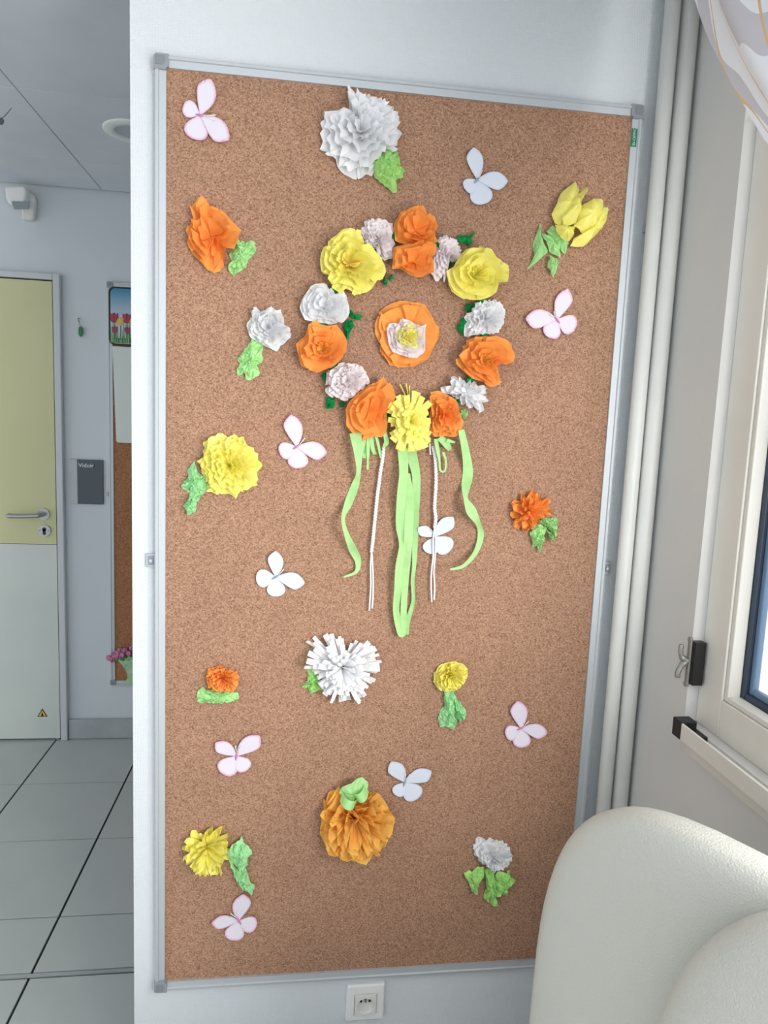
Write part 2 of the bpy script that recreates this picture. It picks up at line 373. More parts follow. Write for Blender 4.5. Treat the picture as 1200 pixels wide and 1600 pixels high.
MB().tube(crom([oc + (0.0, -0.002, 0.014), PY(4, 184, 0.895), PY(18, 169, 0.89)], 5), 0.0012, 6).build('antenna', m_orn, orn)
MB().tube([oc + (0, -0.002, 0.012), (oc[0], oc[1] - 0.002, ZC)], 0.0005, 5).build('thread', m_white_pl, orn)

# ------------------------------------------------------------------ cork boards
def rail_profile():
    return [(0, 0), (0, 0.017), (0.002, 0.020), (0.0065, 0.020), (0.0078, 0.0172), (0.0195, 0.0166), (0.0195, 0)]
def cork_board(x0, x1, z0, z1, yb, yf, cm, label, brackets, name='cork_board'):
    r = tag(empty(name, ((x0 + x1) / 2, yb, z0)), label, 'cork board')
    MB().box(x0 + 0.004, x1 - 0.004, yb - 0.012, yb - 0.003, z0 + 0.004, z1 - 0.004).build('cork_panel', cm, r)
    pr = rail_profile(); c = 0.020
    S = lambda a, b, fn: [fn(a, w_, d_) for w_, d_ in pr] + [fn(b, w_, d_) for w_, d_ in pr]
    n = len(pr); F = [tuple(range(n)), tuple(reversed(range(n, 2 * n)))] + [(i, (i + 1) % n, (i + 1) % n + n, i + n) for i in range(n)]
    fixn(add('frame_rail', S(z0 + c, z1 - c, lambda t, a, d: (x0 + a, yb - d, t)), F, m_alu, r))
    fixn(add('frame_rail', S(z0 + c, z1 - c, lambda t, a, d: (x1 - a, yb - d, t)), F, m_alu, r))
    fixn(add('frame_rail', S(x0 + c, x1 - c, lambda t, a, d: (t, yb - d, z0 + a)), F, m_alu, r))
    fixn(add('frame_rail', S(x0 + c, x1 - c, lambda t, a, d: (t, yb - d, z1 - a)), F, m_alu, r))
    for X, sx in ((x0, 1), (x1, -1)):
        for Z, sz in ((z0, 1), (z1, -1)):
            q = 0.0245; rr = 0.006; e = 0.001
            poly = [(q, -e), (rr, -e)] + [(rr - e + -(rr) * math.sin(a), rr - e - rr * math.cos(a)) for a in [math.pi / 2 * k / 5 for k in range(1, 6)]] + [(-e, q), (0.0195, q)] + \
                   [(q - (q - 0.0195) * math.cos(a), q - (q - 0.0195) * math.sin(a)) for a in [math.pi / 2 * k / 4 for k in range(1, 5)]]
            k1 = MB().prism(poly, lambda p: (X + sx * p[0], yb, Z + sz * p[1]), lambda p: (X + sx * p[0], yb - 0.021, Z + sz * p[1])).build('corner_cap', m_plast, r)
            ins = [(0.0025, 0.0025), (0.0175, 0.0025)] + [(0.0175 + 0.0 - 0.0 - 0.006 * (1 - math.cos(a)), 0.0115 + 0.006 * math.sin(a)) for a in [math.pi / 2 * k / 5 for k in range(6)]] + [(0.0025, 0.0175)]
            bevel_mod(MB().prism(ins, lambda p: (X + sx * p[0], yb - 0.021, Z + sz * p[1]), lambda p: (X + sx * p[0], yb - 0.0222, Z + sz * p[1])).build('inset', m_plast2, k1), 0.001)
    for (bx, bz, sx) in brackets:
        b = bevel_mod(MB().box(min(bx, bx + sx * 0.019), max(bx, bx + sx * 0.019), yb - 0.006, yb, bz - 0.013, bz + 0.013).build('wall_clip', m_alu2, r), 0.001)
        bevel_mod(MB().box(min(bx + sx * 0.004, bx + sx * 0.015), max(bx + sx * 0.004, bx + sx * 0.015), yb - 0.0072, yb - 0.006, bz - 0.009, bz + 0.009).build('clip_plate', m_plast, b), 0.0004)
        MB().tube([(bx + sx * 0.0095, yb - 0.0072, bz), (bx + sx * 0.0095, yb - 0.010, bz)], 0.0032, 12).build('screw', m_alu, b)
    return r
BZ = FLOOR
board = cork_board(0.0, 0.9, BZ, BZ + 1.8, YW, 0, m_cork, 'tall cork notice board in an aluminium frame decorated with paper flowers', [(0.0005, 1.222, -1), (0.8995, 1.221, 1)])
lb = MB().box(0.9 - 0.0195, 0.9 - 0.0085, YW - 0.0176, YW - 0.0168, 2.045, 2.078).build('maker_label', m_green_lab, board)
text('Bi-OFFICE', 0.0082, (0.9 - 0.0112, YW - 0.0178, 2.047), m_lab_txt, lb, 'label_print', (math.pi / 2, -math.pi / 2, 0))
board2 = cork_board(-0.567, 0.333, 0.262, 2.062, YB, 0, m_cork_b, 'cork notice board on the corridor end wall beside the room plaque', [(-0.5665, 1.145, -1)])

# poster on the corridor board
yp = YB - 0.024
def rrect(x0, x1, z0, z1, r, n=5):
    out = []
    for (cx_, cz_, a0) in ((x1 - r, z1 - r, 0), (x0 + r, z1 - r, 90), (x0 + r, z0 + r, 180), (x1 - r, z0 + r, 270)):
        for k in range(n + 1):
            a = math.radians(a0 + 90 * k / n); out.append((cx_ + r * math.cos(a), cz_ + r * math.sin(a)))
    return out
def flat(poly, y0, th, m, name, par):
    return MB().prism(poly, lambda q: (q[0], y0, q[1]), lambda q: (q[0], y0 - th, q[1])).build(name, m, par)
po = tag(empty('tulip_poster', (-0.40, yp, 1.797)), 'rounded poster of red tulips under a blue sky, black border', 'poster')
flat(rrect(-0.560, -0.225, 1.797, 2.042, 0.025), yp, 0.0015, mat('poster black border', (20, 22, 26), 0.5), 'border', po)
m_sky = mat('printed sky', (70, 140, 175), 0.5)
tc = nd(m_sky, 'ShaderNodeTexCoord'); sx_ = nd(m_sky, 'ShaderNodeSeparateXYZ'); lk(m_sky, tc.outputs['Generated'], sx_.inputs[0])
rp = nd(m_sky, 'ShaderNodeValToRGB'); rp.color_ramp.elements[0].position = 0.45; rp.color_ramp.elements[0].color = lin((196, 204, 220)); rp.color_ramp.elements[1].position = 0.95; rp.color_ramp.elements[1].color = lin((62, 140, 176))
lk(m_sky, sx_.outputs[2], rp.inputs[0]); lk(m_sky, rp.outputs[0], bsdf(m_sky).inputs['Base Color'])
flat(rrect(-0.552, -0.233, 1.804, 2.035, 0.021), yp - 0.0015, 0.0006, m_sky, 'picture', po)
m_red = mat('printed tulip red', (178, 54, 78), 0.5); m_redd = mat('printed outline', (92, 30, 48), 0.5); m_yel = mat('printed tulip yellow', (216, 176, 76), 0.5)
m_gr = [mat('printed grass a', (96, 148, 92), 0.5), mat('printed grass b', (58, 112, 66), 0.5), mat('printed grass c', (130, 170, 122), 0.5)]
y3 = yp - 0.0021
random.seed(4)
flat([(-0.551, 1.812), (-0.545, 1.806), (-0.240, 1.806), (-0.234, 1.812), (-0.234, 1.828), (-0.551, 1.828)], y3, 0.0003, m_gr[1], 'grass_base', po)
for k in range(90):
    x = -0.549 + 0.311 * random.random(); h = 0.055 + 0.06 * random.random(); ln = random.uniform(-0.006, 0.006)
    flat([(x - 0.003, 1.808), (x + 0.003, 1.808), (min(x + ln, -0.234), 1.808 + h)], y3 - 0.0003 - 0.00001 * k, 0.0002, m_gr[k % 3], 'grass_blade', po)
def tulip_flat(x, z, s, m, y):
    sh = [(0, -1), (.6, -.85), (.95, -.3), (1, .3), (.95, .95), (.5, .62), (0, 1.0), (-.5, .62), (-.95, .95), (-1, .3), (-.95, -.3), (-.6, -.85)]
    a = flat([(x + u * s * .82, z + v * s) for u, v in sh], y, 0.0003, m_redd if m is m_red else m, 'printed_tulip', po)
    flat([(x + u * s * .68, z + v * s * .86) for u, v in sh], y - 0.0003, 0.0002, m, 'bloom', a)
    flat([(x - s * .12, z + s * .7), (x + s * .12, z + s * .7), (x + s * .05, z - s * .7), (x - s * .05, z - s * .7)], y - 0.0005, 0.0001, m_redd if m is m_red else m_door_y, 'fold_line', a)
for k in range(8):
    x = -0.537 + 0.0265 * k
    flat([(x - 0.0012, 1.82), (x + 0.0012, 1.82), (x + 0.0012, 1.905), (x - 0.0012, 1.905)], y3 - 0.0018, 0.0002, m_gr[1], 'stem', po)
    if k % 2 == 0: tulip_flat(x, 1.912, 0.0215, m_red, y3 - 0.0020); tulip_flat(x + 0.002, 1.862, 0.014, m_red, y3 - 0.0020)
    else: tulip_flat(x - 0.002, 1.897, 0.018, m_yel, y3 - 0.0022)

sh = tag(empty('white_sheet', (-0.42, yp, 1.377)), 'plain white rounded sheet pinned below the tulip poster', 'sheet')
flat([(-0.547, 1.792), (-0.24, 1.792), (-0.25, 1.377), (-0.528, 1.377), (-0.5335, 1.383)], yp + 0.006, 0.002, mat('white card', (212, 220, 214), 0.5), 'card', sh)

# paper cut-out vase with tulips
cv = tag(empty('tulip_vase_cutout', (-0.47, yp, 0.27)), 'printed paper cut-out of pink tulips in a pale green vase', 'cutout')
m_vase = mat('printed vase green', (176, 204, 164), 0.45); noise_col(m_vase, (120, 178, 130), 24.0, 0.4, 0.7)
vz = [(0.265, .052), (0.275, .048), (0.30, .034), (0.33, .040), (0.355, .055), (0.385, .078), (0.392, .080)]
cxv = -0.455
flat([(cxv - w_, z) for z, w_ in vz] + [(cxv + w_, z) for z, w_ in reversed(vz)], yp - 0.001, 0.0015, m_vase, 'vase', cv)
m_pk = mat('printed tulip pink', (190, 96, 138), 0.5); noise_col(m_pk, (214, 140, 170), 60.0, 0.4, 0.65); m_pkd = mat('printed tulip shade', (110, 62, 92), 0.5)
for k, (u, v) in enumerate([(0.553, .392), (0.557, .386), (0.55, .407), (0.531, .4), (0.536, .418), (0.522, .43), (0.513, .408), (0.500, .430), (0.485, .415), (0.47, .44), (0.455, .42), (0.44, .44), (0.425, .425), (0.41, .435), (0.395, .42), (0.375, .41)]):
    if k == 0: u, v = 0.571, 0.394
    x, z, s = -u, v, 0.0125
    shp = [(0, -1), (.7, -.7), (1, 0), (.8, .8), (.3, 1), (-.3, 1), (-.8, .8), (-1, 0), (-.7, -.7)]
    a = flat([(x + p * s, z + q * s * 1.05) for p, q in shp], yp - 0.003 - 0.0004 * (k % 4), 0.001, m_pkd, 'tulip', cv)
    flat([(x + p * s * .82 - 0.001, z + q * s * .88 + 0.0006) for p, q in shp], yp - 0.004 - 0.0004 * (k % 4), 0.0002, m_pk, 'bloom', a)
    flat([(x - .2 * s, z - .8 * s), (x + .1 * s, z + .9 * s), (x + .5 * s, z + .2 * s), (x + .3 * s, z - .8 * s)], yp - 0.0042 - 0.0004 * (k % 4), 0.0002, m_pkd if k % 2 else m_pk, 'fold', a)
for k in range(7):
    x = -0.545 + 0.026 * k
    flat([(x - 0.006, .388 - .004 * (k % 3)), (x + 0.014, .378), (x + 0.026, .398), (x + 0.006, .402)], yp - 0.0025, 0.0004, m_gr[k % 3], 'leaf', cv)

# ------------------------------------------------------------------ wall socket
so = tag(empty('wall_socket', (0.441, YW, 0.21)), 'white square wall socket with round recess under the board', 'socket')
def sq(x0, x1, z0, z1): return [(x0, z0), (x1, z0), (x1, z1), (x0, z1)]
SQO, SQI = sq(0.3985, 0.4815, 0.212, 0.2975), sq(0.417, 0.4625, 0.228, 0.2735)
vs = [(x, y, z) for q, y in ((SQO, YW), (SQO, YW - 0.010), (SQI, YW - 0.010), (SQI, YW)) for x, z in q]
fs = [(j * 4 + k, j * 4 + (k + 1) % 4, (j + 1) * 4 + (k + 1) % 4, (j + 1) * 4 + k) for j in range(3) for k in range(4)]
bevel_mod(fixn(add('cover_plate', vs, fs, m_white_pl, so)), 0.004, 3)
n = 32; SC = (0.43975, 0.25075); hs = 0.02275; vs = []
def onsq(a): k = hs / max(abs(math.cos(a)), abs(math.sin(a))); return (SC[0] + k * math.cos(a), SC[1] + k * math.sin(a))
AN = [2 * math.pi * k / n for k in range(n)]
vs += [(onsq(a)[0], YW - 0.001, onsq(a)[1]) for a in AN] + [(onsq(a)[0], YW - 0.014, onsq(a)[1]) for a in AN]
for r, y in ((0.0195, YW - 0.014), (0.0188, YW - 0.0146), (0.0180, YW - 0.0140), (0.0176, YW - 0.008), (0.0005, YW - 0.008)):
    vs += [(SC[0] + r * math.cos(a), y, SC[1] + r * math.sin(a)) for a in AN]
fs = [(j * n + k, j * n + (k + 1) % n, (j + 1) * n + (k + 1) % n, (j + 1) * n + k) for j in range(6) for k in range(n)]
md = fixn(add('socket_module', vs, fs, m_offwhite, so))
for sx in (-1, 1): MB().tube([(SC[0] + sx * 0.0095, YW - 0.0078, 0.2575), (SC[0] + sx * 0.0095, YW - 0.0088, 0.2575)], 0.0028, 12).build('contact_hole', m_black, md)
MB().tube([(SC[0], YW - 0.008, 0.263), (SC[0], YW - 0.016, 0.2625)], 0.0024, 10).build('earth_pin', m_steel, md)
MB().box(SC[0] - 0.0022, SC[0] + 0.0022, YW - 0.0090, YW - 0.0078, 0.2615, 0.2655).build('pin_slot', m_black, md)

# ------------------------------------------------------------------ heating pipes in the corner
def pipe(x, y, r, lab):
    p = empty('heating_pipe', (x, y, 0)); tag(p, lab, 'pipe')
    MB().tube([(x, y, 0), (x, y, 1.2), (x, y, ZC)], r, 24).build('riser', m_pipe, p, True)
    MB().tube([(x, y, 0.0), (x, y, 0.008)], r + 0.0012, 24).build('floor_collar', m_white_pl, p)
    for z in (0.5, 1.9): MB().box(x - 0.004, x + 0.004, y + r * 0.8, YW, z - 0.006, z + 0.006).build('pipe_clip', m_alu2, p)
    return p
pipe(0.9305, -0.018, 0.0145, 'white vertical pipe next to the cork board frame')
pipe(0.9640, -0.022, 0.0165, 'white vertical pipe in the corner next to the window wall')

# ------------------------------------------------------------------ window
win = tag(empty('window_1', (XR, (WY0 + WY1) / 2, WZ0)), kind='structure', label='white framed window with dark blue outer profile')
XF = XR + 0.022
fw = 0.078
def ring(x0, x1, y0, y1, z0, z1, wd, m, name, par):      # rectangular frame of four bars with mitred look
    b = MB()
    b.box(x0, x1, y0 - wd, y0, z0, z1); b.box(x0, x1, y1, y1 + wd, z0, z1)
    b.box(x0, x1, y1 + wd, y0 - wd, z0, z0 + wd); b.box(x0, x1, y1 + wd, y0 - wd, z1 - wd, z1)
    return bevel_mod(b.build(name, m, par), 0.002)
YM = -1.605
MB().box(XF + 0.002, XF + 0.05, WY1 + 0.0, WY0, WZ0, WZ0 + 0.004).build('frame_seat', m_wframe, win)
for k, (a, b_) in enumerate(((WY0, YM), (YM, WY1))):
    fr_ = ring(XF, XF + 0.027, a, b_, WZ0, WZ1, fw - 0.010, m_wframe, 'sash_frame', win)
    ring(XF + 0.0035, XF + 0.027, a - fw + 0.0095, b_ + fw - 0.0095, WZ0 + fw - 0.0095, WZ1 - fw + 0.0095, 0.0105, m_wframe, 'glazing_bead', fr_)
    ring(XF + 0.027, XF + 0.046, a - 0.01, b_ + 0.01, WZ0 + 0.01, WZ1 - 0.01, fw + 0.001, m_wblue, 'outer_profile', fr_)
    ring(XF + 0.034, XF + 0.045, a - fw - 0.0105, b_ + fw + 0.0105, WZ0 + fw + 0.0105, WZ1 - fw - 0.0105, 0.011, m_wblue2, 'outer_bead', fr_)
    gm = bpy.data.materials.get('window glass')
    if not gm:
        gm = bpy.data.materials.new('window glass'); gm.use_nodes = True; gm.node_tree.nodes.clear()
        o_ = nd(gm, 'ShaderNodeOutputMaterial'); t_ = nd(gm, 'ShaderNodeBsdfTransparent'); g_ = nd(gm, 'ShaderNodeBsdfGlossy', Roughness=0.02); f_ = nd(gm, 'ShaderNodeFresnel', IOR=1.45); x_ = nd(gm, 'ShaderNodeMixShader')
        lk(gm, f_.outputs[0], x_.inputs[0]); lk(gm, t_.outputs[0], x_.inputs[1]); lk(gm, g_.outputs[0], x_.inputs[2]); lk(gm, x_.outputs[0], o_.inputs[0])
    pa_, pb_, pc_, pd_ = b_ + fw + 0.015, a - fw - 0.015, WZ0 + fw + 0.015, WZ1 - fw - 0.015
    add('pane', [(XF + 0.039, pa_, pc_), (XF + 0.039, pa_, pd_), (XF + 0.039, pb_, pd_), (XF + 0.039, pb_, pc_)], [(0, 1, 2, 3)], gm, fr_)
# outside reveal of the wall stays plain; sill bar with black end caps
sl = tag(empty('window_sill_bar', (0.955, -1.1, 0.934)), 'narrow white sill bar with black end caps below the window', 'sill bar')
prof = [(0.955, 0.962), (0.955, 0.991), (0.958, 0.992), (0.9605, 0.974), (XR, 0.974), (XR, 0.962)]
MB().prism(prof, lambda q: (q[0], -0.230, q[1]), lambda q: (q[0], -2.99, q[1])).build('bar', m_wframe, sl)
MB().prism([(0.973, 0.934), (0.973, 0.962), (XR, 0.962), (XR, 0.934)], lambda q: (q[0], -0.224, q[1]), lambda q: (q[0], -2.99, q[1])).build('under_lip', m_wframe, sl)
MB().box(0.982, XR, -2.99, -0.232, 0.9325, 0.934).build('sealant_line', m_plast2, sl)
for y0, s in ((-0.230, 1), (-2.99, -1)):
    c_ = bevel_mod(MB().box(0.9535, XR, min(y0, y0 + s * 0.026), max(y0, y0 + s * 0.026), 0.961, 0.994).build('end_cap', m_black, sl), 0.0015)
    MB().box(0.962, XR - 0.001, min(y0, y0 - s * 0.035), max(y0, y0 - s * 0.035), 0.974, 0.982).build('cap_tongue', m_black, c_)
# latch on the reveal
lt = tag(empty('window_latch', (XR, -0.19, 1.06)), 'grey lever latch on a black block at the window edge', 'latch')
bevel_mod(MB().box(XR - 0.002, XR + 0.018, -0.2065, -0.1885, 1.052, 1.132).build('black_block', m_black, lt), 0.001)
m_lat = mat('grey metal latch', (150, 150, 146), 0.4, 0.5)
bevel_mod(MB().box(XR - 0.006, XR - 0.001, -0.196, -0.186, 1.046, 1.138).build('base_plate', m_lat, lt), 0.002)
MB().tube(crom([(XR - 0.004, -0.190, 1.092), (XR - 0.016, -0.189, 1.100), (XR - 0.020, -0.189, 1.112), (XR - 0.019, -0.189, 1.124)], 5), [0.006] * 6 + [0.0045] * 9 + [0.004], 10).build('upper_lever', m_lat, lt, True)
MB().tube(crom([(XR - 0.004, -0.190, 1.096), (XR - 0.014, -0.189, 1.086), (XR - 0.021, -0.189, 1.072), (XR - 0.021, -0.189, 1.062)], 5), [0.006] * 6 + [0.005] * 9 + [0.0045], 10).build('lower_lever', m_lat, lt, True)
for z in (1.050, 1.134): MB().tube([(XR - 0.007, -0.191, z), (XR - 0.003, -0.191, z)], 0.005, 12).build('pivot', m_lat, lt)

# ------------------------------------------------------------------ armchair
leather = mat('cream leather', (198, 198, 189), 0.38, spec=0.45)
_tc = nd(leather, 'ShaderNodeTexCoord'); _v = nd(leather, 'ShaderNodeTexVoronoi', Scale=300.0, feature='DISTANCE_TO_EDGE'); lk(leather, _tc.outputs['Object'], _v.inputs['Vector'])
_n2 = nd(leather, 'ShaderNodeTexNoise', Scale=300.0, Detail=3); lk(leather, _tc.outputs['Object'], _n2.inputs['Vector'])
_m = nd(leather, 'ShaderNodeMath', operation='ADD'); lk(leather, _v.outputs['Distance'], _m.inputs[0]); lk(leather, _n2.outputs[0], _m.inputs[1])
bump(leather, _m.outputs[0], 0.4, 0.0014)
TH = 1.0825
AX = np.array([math.cos(TH), -math.sin(TH), 0]); AF = np.array([-math.sin(TH), -math.cos(TH), 0])   # across (left to right of sitter view), forward
AO = np.array([0.6084, -0.4658, 0.0])
def ch(u, f, z): return AO + AX * u + AF * f + np.array([0, 0, z])
chair = tag(empty('armchair', ch(0.3, 0.25, 0)), 'cream leather armchair with a rounded padded back in front of the window', 'armchair')
def pad(name, u0, u1, z0, z1, f0, f1, bend=0.0, tilt=0.0, pw=5.0, puff=3.0, nu=28, nv=40, drop=0.0, dish=0.0, parent=chair):
    # puffy upholstered slab: superellipse outline, pillow thickness, optional wing bend and recline
    vs = []; fs = []
    N = 72; rings = 14
    uc, zc, hu, hz = (u0 + u1) / 2, (z0 + z1) / 2, (u1 - u0) / 2, (z1 - z0) / 2
    fc, hf = (f0 + f1) / 2, (f1 - f0) / 2
    def place(a, b, c):
        u = uc + a * hu; z = zc + b * hz - drop * a * a * max(b, 0)
        f = fc + c * hf + bend * a * a - tilt * (z - 0.45) - (dish * max(0, 1 - a * a) * max(0, 1 - b * b) if c > 0 else 0)
        return ch(u, f, z)
    rows_ = []
    for j in range(rings * 2 + 1):
        ph = -math.pi / 2 + math.pi * j / (rings * 2)
        c = math.copysign(abs(math.sin(ph)) ** (2 / puff), math.sin(ph)); rad = abs(math.cos(ph)) ** (2 / puff)
        row = []
        for k in range(N):
            t = 2 * math.pi * k / N
            a = math.copysign(abs(math.cos(t)) ** (2 / pw), math.cos(t)) * rad; b = math.copysign(abs(math.sin(t)) ** (2 / pw), math.sin(t)) * rad
            row.append(len(vs)); vs.append(place(a, b, c))
        rows_.append(row)
    for r0, r1 in zip(rows_[:-1], rows_[1:]):
        for k in range(N): fs.append((r0[k], r0[(k + 1) % N], r1[(k + 1) % N], r1[k]))
    o = add(name, vs, fs, leather, parent, True)
    bm = bmesh.new(); bm.from_mesh(o.data); bmesh.ops.remove_doubles(bm, verts=bm.verts[:], dist=1e-5); bmesh.ops.recalc_face_normals(bm, faces=bm.faces[:]); bm.to_mesh(o.data); bm.free()
    for p_ in o.data.polygons: p_.use_smooth = True
    return o
pad('back_shell', 0.0, 0.6002, 0.30, 1.0641, -0.0518, 0.0518, bend=-0.0193, tilt=0.0277, pw=3.473, puff=3.228, drop=0.0246, dish=0.05)
pad('back_cushion', 0.2187, 0.6870, 0.42, 1.0874, 0.0, 0.1093, bend=-0.00965, tilt=0.0277, pw=2.411, puff=3.38)
pad('seat_cushion', 0.10, 0.66, 0.33, 0.49, 0.06, 0.58, pw=5, puff=4.0)
pad('armrest', -0.01, 0.11, 0.12, 0.62, 0.0, 0.54, pw=4, puff=4)
pad('armrest', 0.60, 0.72, 0.12, 0.62, 0.0, 0.54, pw=4, puff=4)
pad('seat_base', 0.04, 0.66, 0.12, 0.36, -0.02, 0.53, pw=6, puff=6)
m_leg = mat('dark wooden leg', (70, 50, 38), 0.5)
for u in (0.06, 0.64):
    for f in (0.06, 0.50):
        MB().tube([ch(u, f, 0), ch(u, f, 0.14)], [0.016, 0.022], 12).build('leg', m_leg, chair)

# ------------------------------------------------------------------ curtain
m_cur = bpy.data.materials.new('printed voile'); m_cur.use_nodes = True; m_cur.node_tree.nodes.clear()
o_ = nd(m_cur, 'ShaderNodeOutputMaterial'); d_ = nd(m_cur, 'ShaderNodeBsdfDiffuse'); t_ = nd(m_cur, 'ShaderNodeBsdfTranslucent'); x_ = nd(m_cur, 'ShaderNodeMixShader'); x_.inputs[0].default_value = 0.07
at_ = nd(m_cur, 'ShaderNodeUVMap'); 
nz = nd(m_cur, 'ShaderNodeTexNoise', Scale=1.6, Detail=1.0); lk(m_cur, at_.outputs[0], nz.inputs['Vector'])
sc_ = nd(m_cur, 'ShaderNodeVectorMath', operation='SCALE'); sc_.inputs['Scale'].default_value = 0.7; lk(m_cur, nz.outputs['Color'], sc_.inputs[0])
ad_ = nd(m_cur, 'ShaderNodeVectorMath', operation='ADD'); lk(m_cur, at_.outputs[0], ad_.inputs[0]); lk(m_cur, sc_.outputs[0], ad_.inputs[1])
def thinline(scale, lo, rotz):
    mp = nd(m_cur, 'ShaderNodeMapping'); mp.inputs['Rotation'].default_value = (0, 0, rotz); lk(m_cur, ad_.outputs[0], mp.inputs[0])
    wv = nd(m_cur, 'ShaderNodeTexWave', Scale=scale, Distortion=2.0, Detail=0.0, bands_direction='X'); lk(m_cur, mp.outputs[0], wv.inputs[0])
    r_ = nd(m_cur, 'ShaderNodeMapRange'); r_.inputs[1].default_value = lo; r_.inputs[2].default_value = lo + 0.004; lk(m_cur, wv.outputs['Fac'], r_.inputs[0]); return r_
l1 = thinline(1.3, 0.992, 0.25)
g1 = thinline(1.0, 0.80, 0.9)
c1 = nd(m_cur, 'ShaderNodeMix', data_type='RGBA'); c1.inputs[6].default_value = lin((238, 238, 241)); c1.inputs[7].default_value = lin((206, 202, 206)); lk(m_cur, g1.outputs[0], c1.inputs[0])
c2 = nd(m_cur, 'ShaderNodeMix', data_type='RGBA'); c2.inputs[7].default_value = lin((226, 188, 140)); lk(m_cur, c1.outputs[2], c2.inputs[6]); lk(m_cur, l1.outputs[0], c2.inputs[0])
lk(m_cur, c2.outputs[2], d_.inputs[0]); lk(m_cur, c2.outputs[2], t_.inputs[0]); lk(m_cur, d_.outputs[0], x_.inputs[1]); lk(m_cur, t_.outputs[0], x_.inputs[2]); lk(m_cur, x_.outputs[0], o_.inputs[0])
cu = tag(empty('curtain', (0.87, -0.7, 0.9)), 'white voile curtain with orange line print drawn aside at the window', 'curtain')
lead = crom([(-0.10, 2.385), (-0.155, 2.285), (-0.245, 2.12), (-0.385, 1.935), (-0.47, 1.845), (-0.70, 1.66), (-1.0, 1.50), (-1.24, 1.42)], 5)
back = crom([(-1.40, 2.385), (-1.41, 2.28), (-1.41, 2.1), (-1.40, 1.9), (-1.39, 1.8), (-1.37, 1.66), (-1.34, 1.53), (-1.32, 1.42)], 5)
vs = []; fs = []; NU = 60; uvs = []
for i, (a, b_) in enumerate(zip(lead, back)):
    v = i / (len(lead) - 1)
    for k in range(NU + 1):
        s = k / NU
        y = a[0] + (b_[0] - a[0]) * s; z = a[1] + (b_[1] - a[1]) * s
        x = 0.865 + (0.020 + 0.012 * math.sin(s * 9)) * math.sin(s * 46 + 1.0 + 0.8 * v) * min(1, s * 12 + 0.25) * (1 - 0.35 * v)
        vs.append((x, y, z)); uvs.append((s * 6.5 + v * 1.2, v * 1.6))
W = NU + 1
for i in range(len(lead) - 1):
    for k in range(NU): fs.append((i * W + k, i * W + k + 1, (i + 1) * W + k + 1, (i + 1) * W + k))
cp = add('curtain_panel', vs, fs, m_cur, cu, True)
uvl = cp.data.uv_layers.new(name='UVMap')
for l in cp.data.loops: uvl.data[l.index].uv = uvs[l.vertex_index]
# lower gathered tail and tie
vs = []; fs = []
for i in range(12):
    v = i / 11
    for k in range(25):
        s = k / 24; wd = 0.08 + 0.18 * min(1, v * 2)
        vs.append((0.865 + 0.018 * math.sin(s * 30), -1.28 - wd / 2 + wd * s, 1.42 - 0.8 * v))
for i in range(11):
    for k in range(24): fs.append((i * 25 + k, i * 25 + k + 1, (i + 1) * 25 + k + 1, (i + 1) * 25 + k))
add('curtain_tail', vs, fs, m_cur, cu, True)
MB().tube([(0.865 + 0.03 * math.cos(a), -1.28 + 0.055 * math.sin(a), 1.42) for a in [2 * math.pi * k / 20 for k in range(21)]], 0.008, 8).build('tie_band', T_white, cu, True)
rod = tag(empty('curtain_rod', (0.87, -1.1, 2.412)), 'white curtain rod above the window', 'curtain rod')
MB().tube([(0.865, -0.05, 2.412), (0.865, -3.1, 2.412)], 0.009, 12).build('rod', m_white_pl, rod, True)
for y in (-0.08, -3.05): MB().box(0.861, XR, y - 0.006, y + 0.006, 2.400, 2.404).build('bracket', m_white_pl, rod)

# ------------------------------------------------------------------ paper flowers
YC = YW - 0.012                      # face of the cork
def O(ox, oy, s, pts): return [(ox + a / s, oy + b / s) for a, b in pts]
def plane_pts(pxs, y):
    return np.array([PY(a, b, y)[[0, 2]] for a, b in pxs])
def resample(P, n):
    Q = np.vstack([P, P[:1]]); d = np.r_[0, np.cumsum(np.linalg.norm(np.diff(Q, axis=0), axis=1))]
    t = np.linspace(0, d[-1], n, endpoint=False)
    return np.c_[np.interp(t, d, Q[:, 0]), np.interp(t, d, Q[:, 1])]
class Prof:                           # outline radius as a function of direction
    def __init__(s, P, c):
        s.c = np.array(c); s.P = P; Q = np.vstack([P, P[:1]]); s.n = 180; s.r = np.zeros(s.n)
        for i in range(s.n):
            th = 2 * math.pi * i / s.n; d = np.array([math.cos(th), math.sin(th)]); best = 0
            for a, b in zip(Q[:-1], Q[1:]):
                a = a - s.c; b = b - s.c; e = b - a; den = d[0] * (-e[1]) + d[1] * e[0]
                if abs(den) < 1e-12: continue
                t = (a[0] * (-e[1]) + a[1] * e[0]) / den; u = (d[0] * a[1] - d[1] * a[0]) / den
                if t > 0 and -1e-6 <= u <= 1 + 1e-6: best = max(best, t)
            s.r[i] = best
        good = s.r[s.r > 0]; s.mean = good.mean(); s.r[s.r == 0] = s.mean
    def __call__(s, th):
        x = (th / (2 * math.pi) % 1) * s.n; i = int(x) % s.n; f = x - int(x); return s.r[i] * (1 - f) + s.r[(i + 1) % s.n] * f

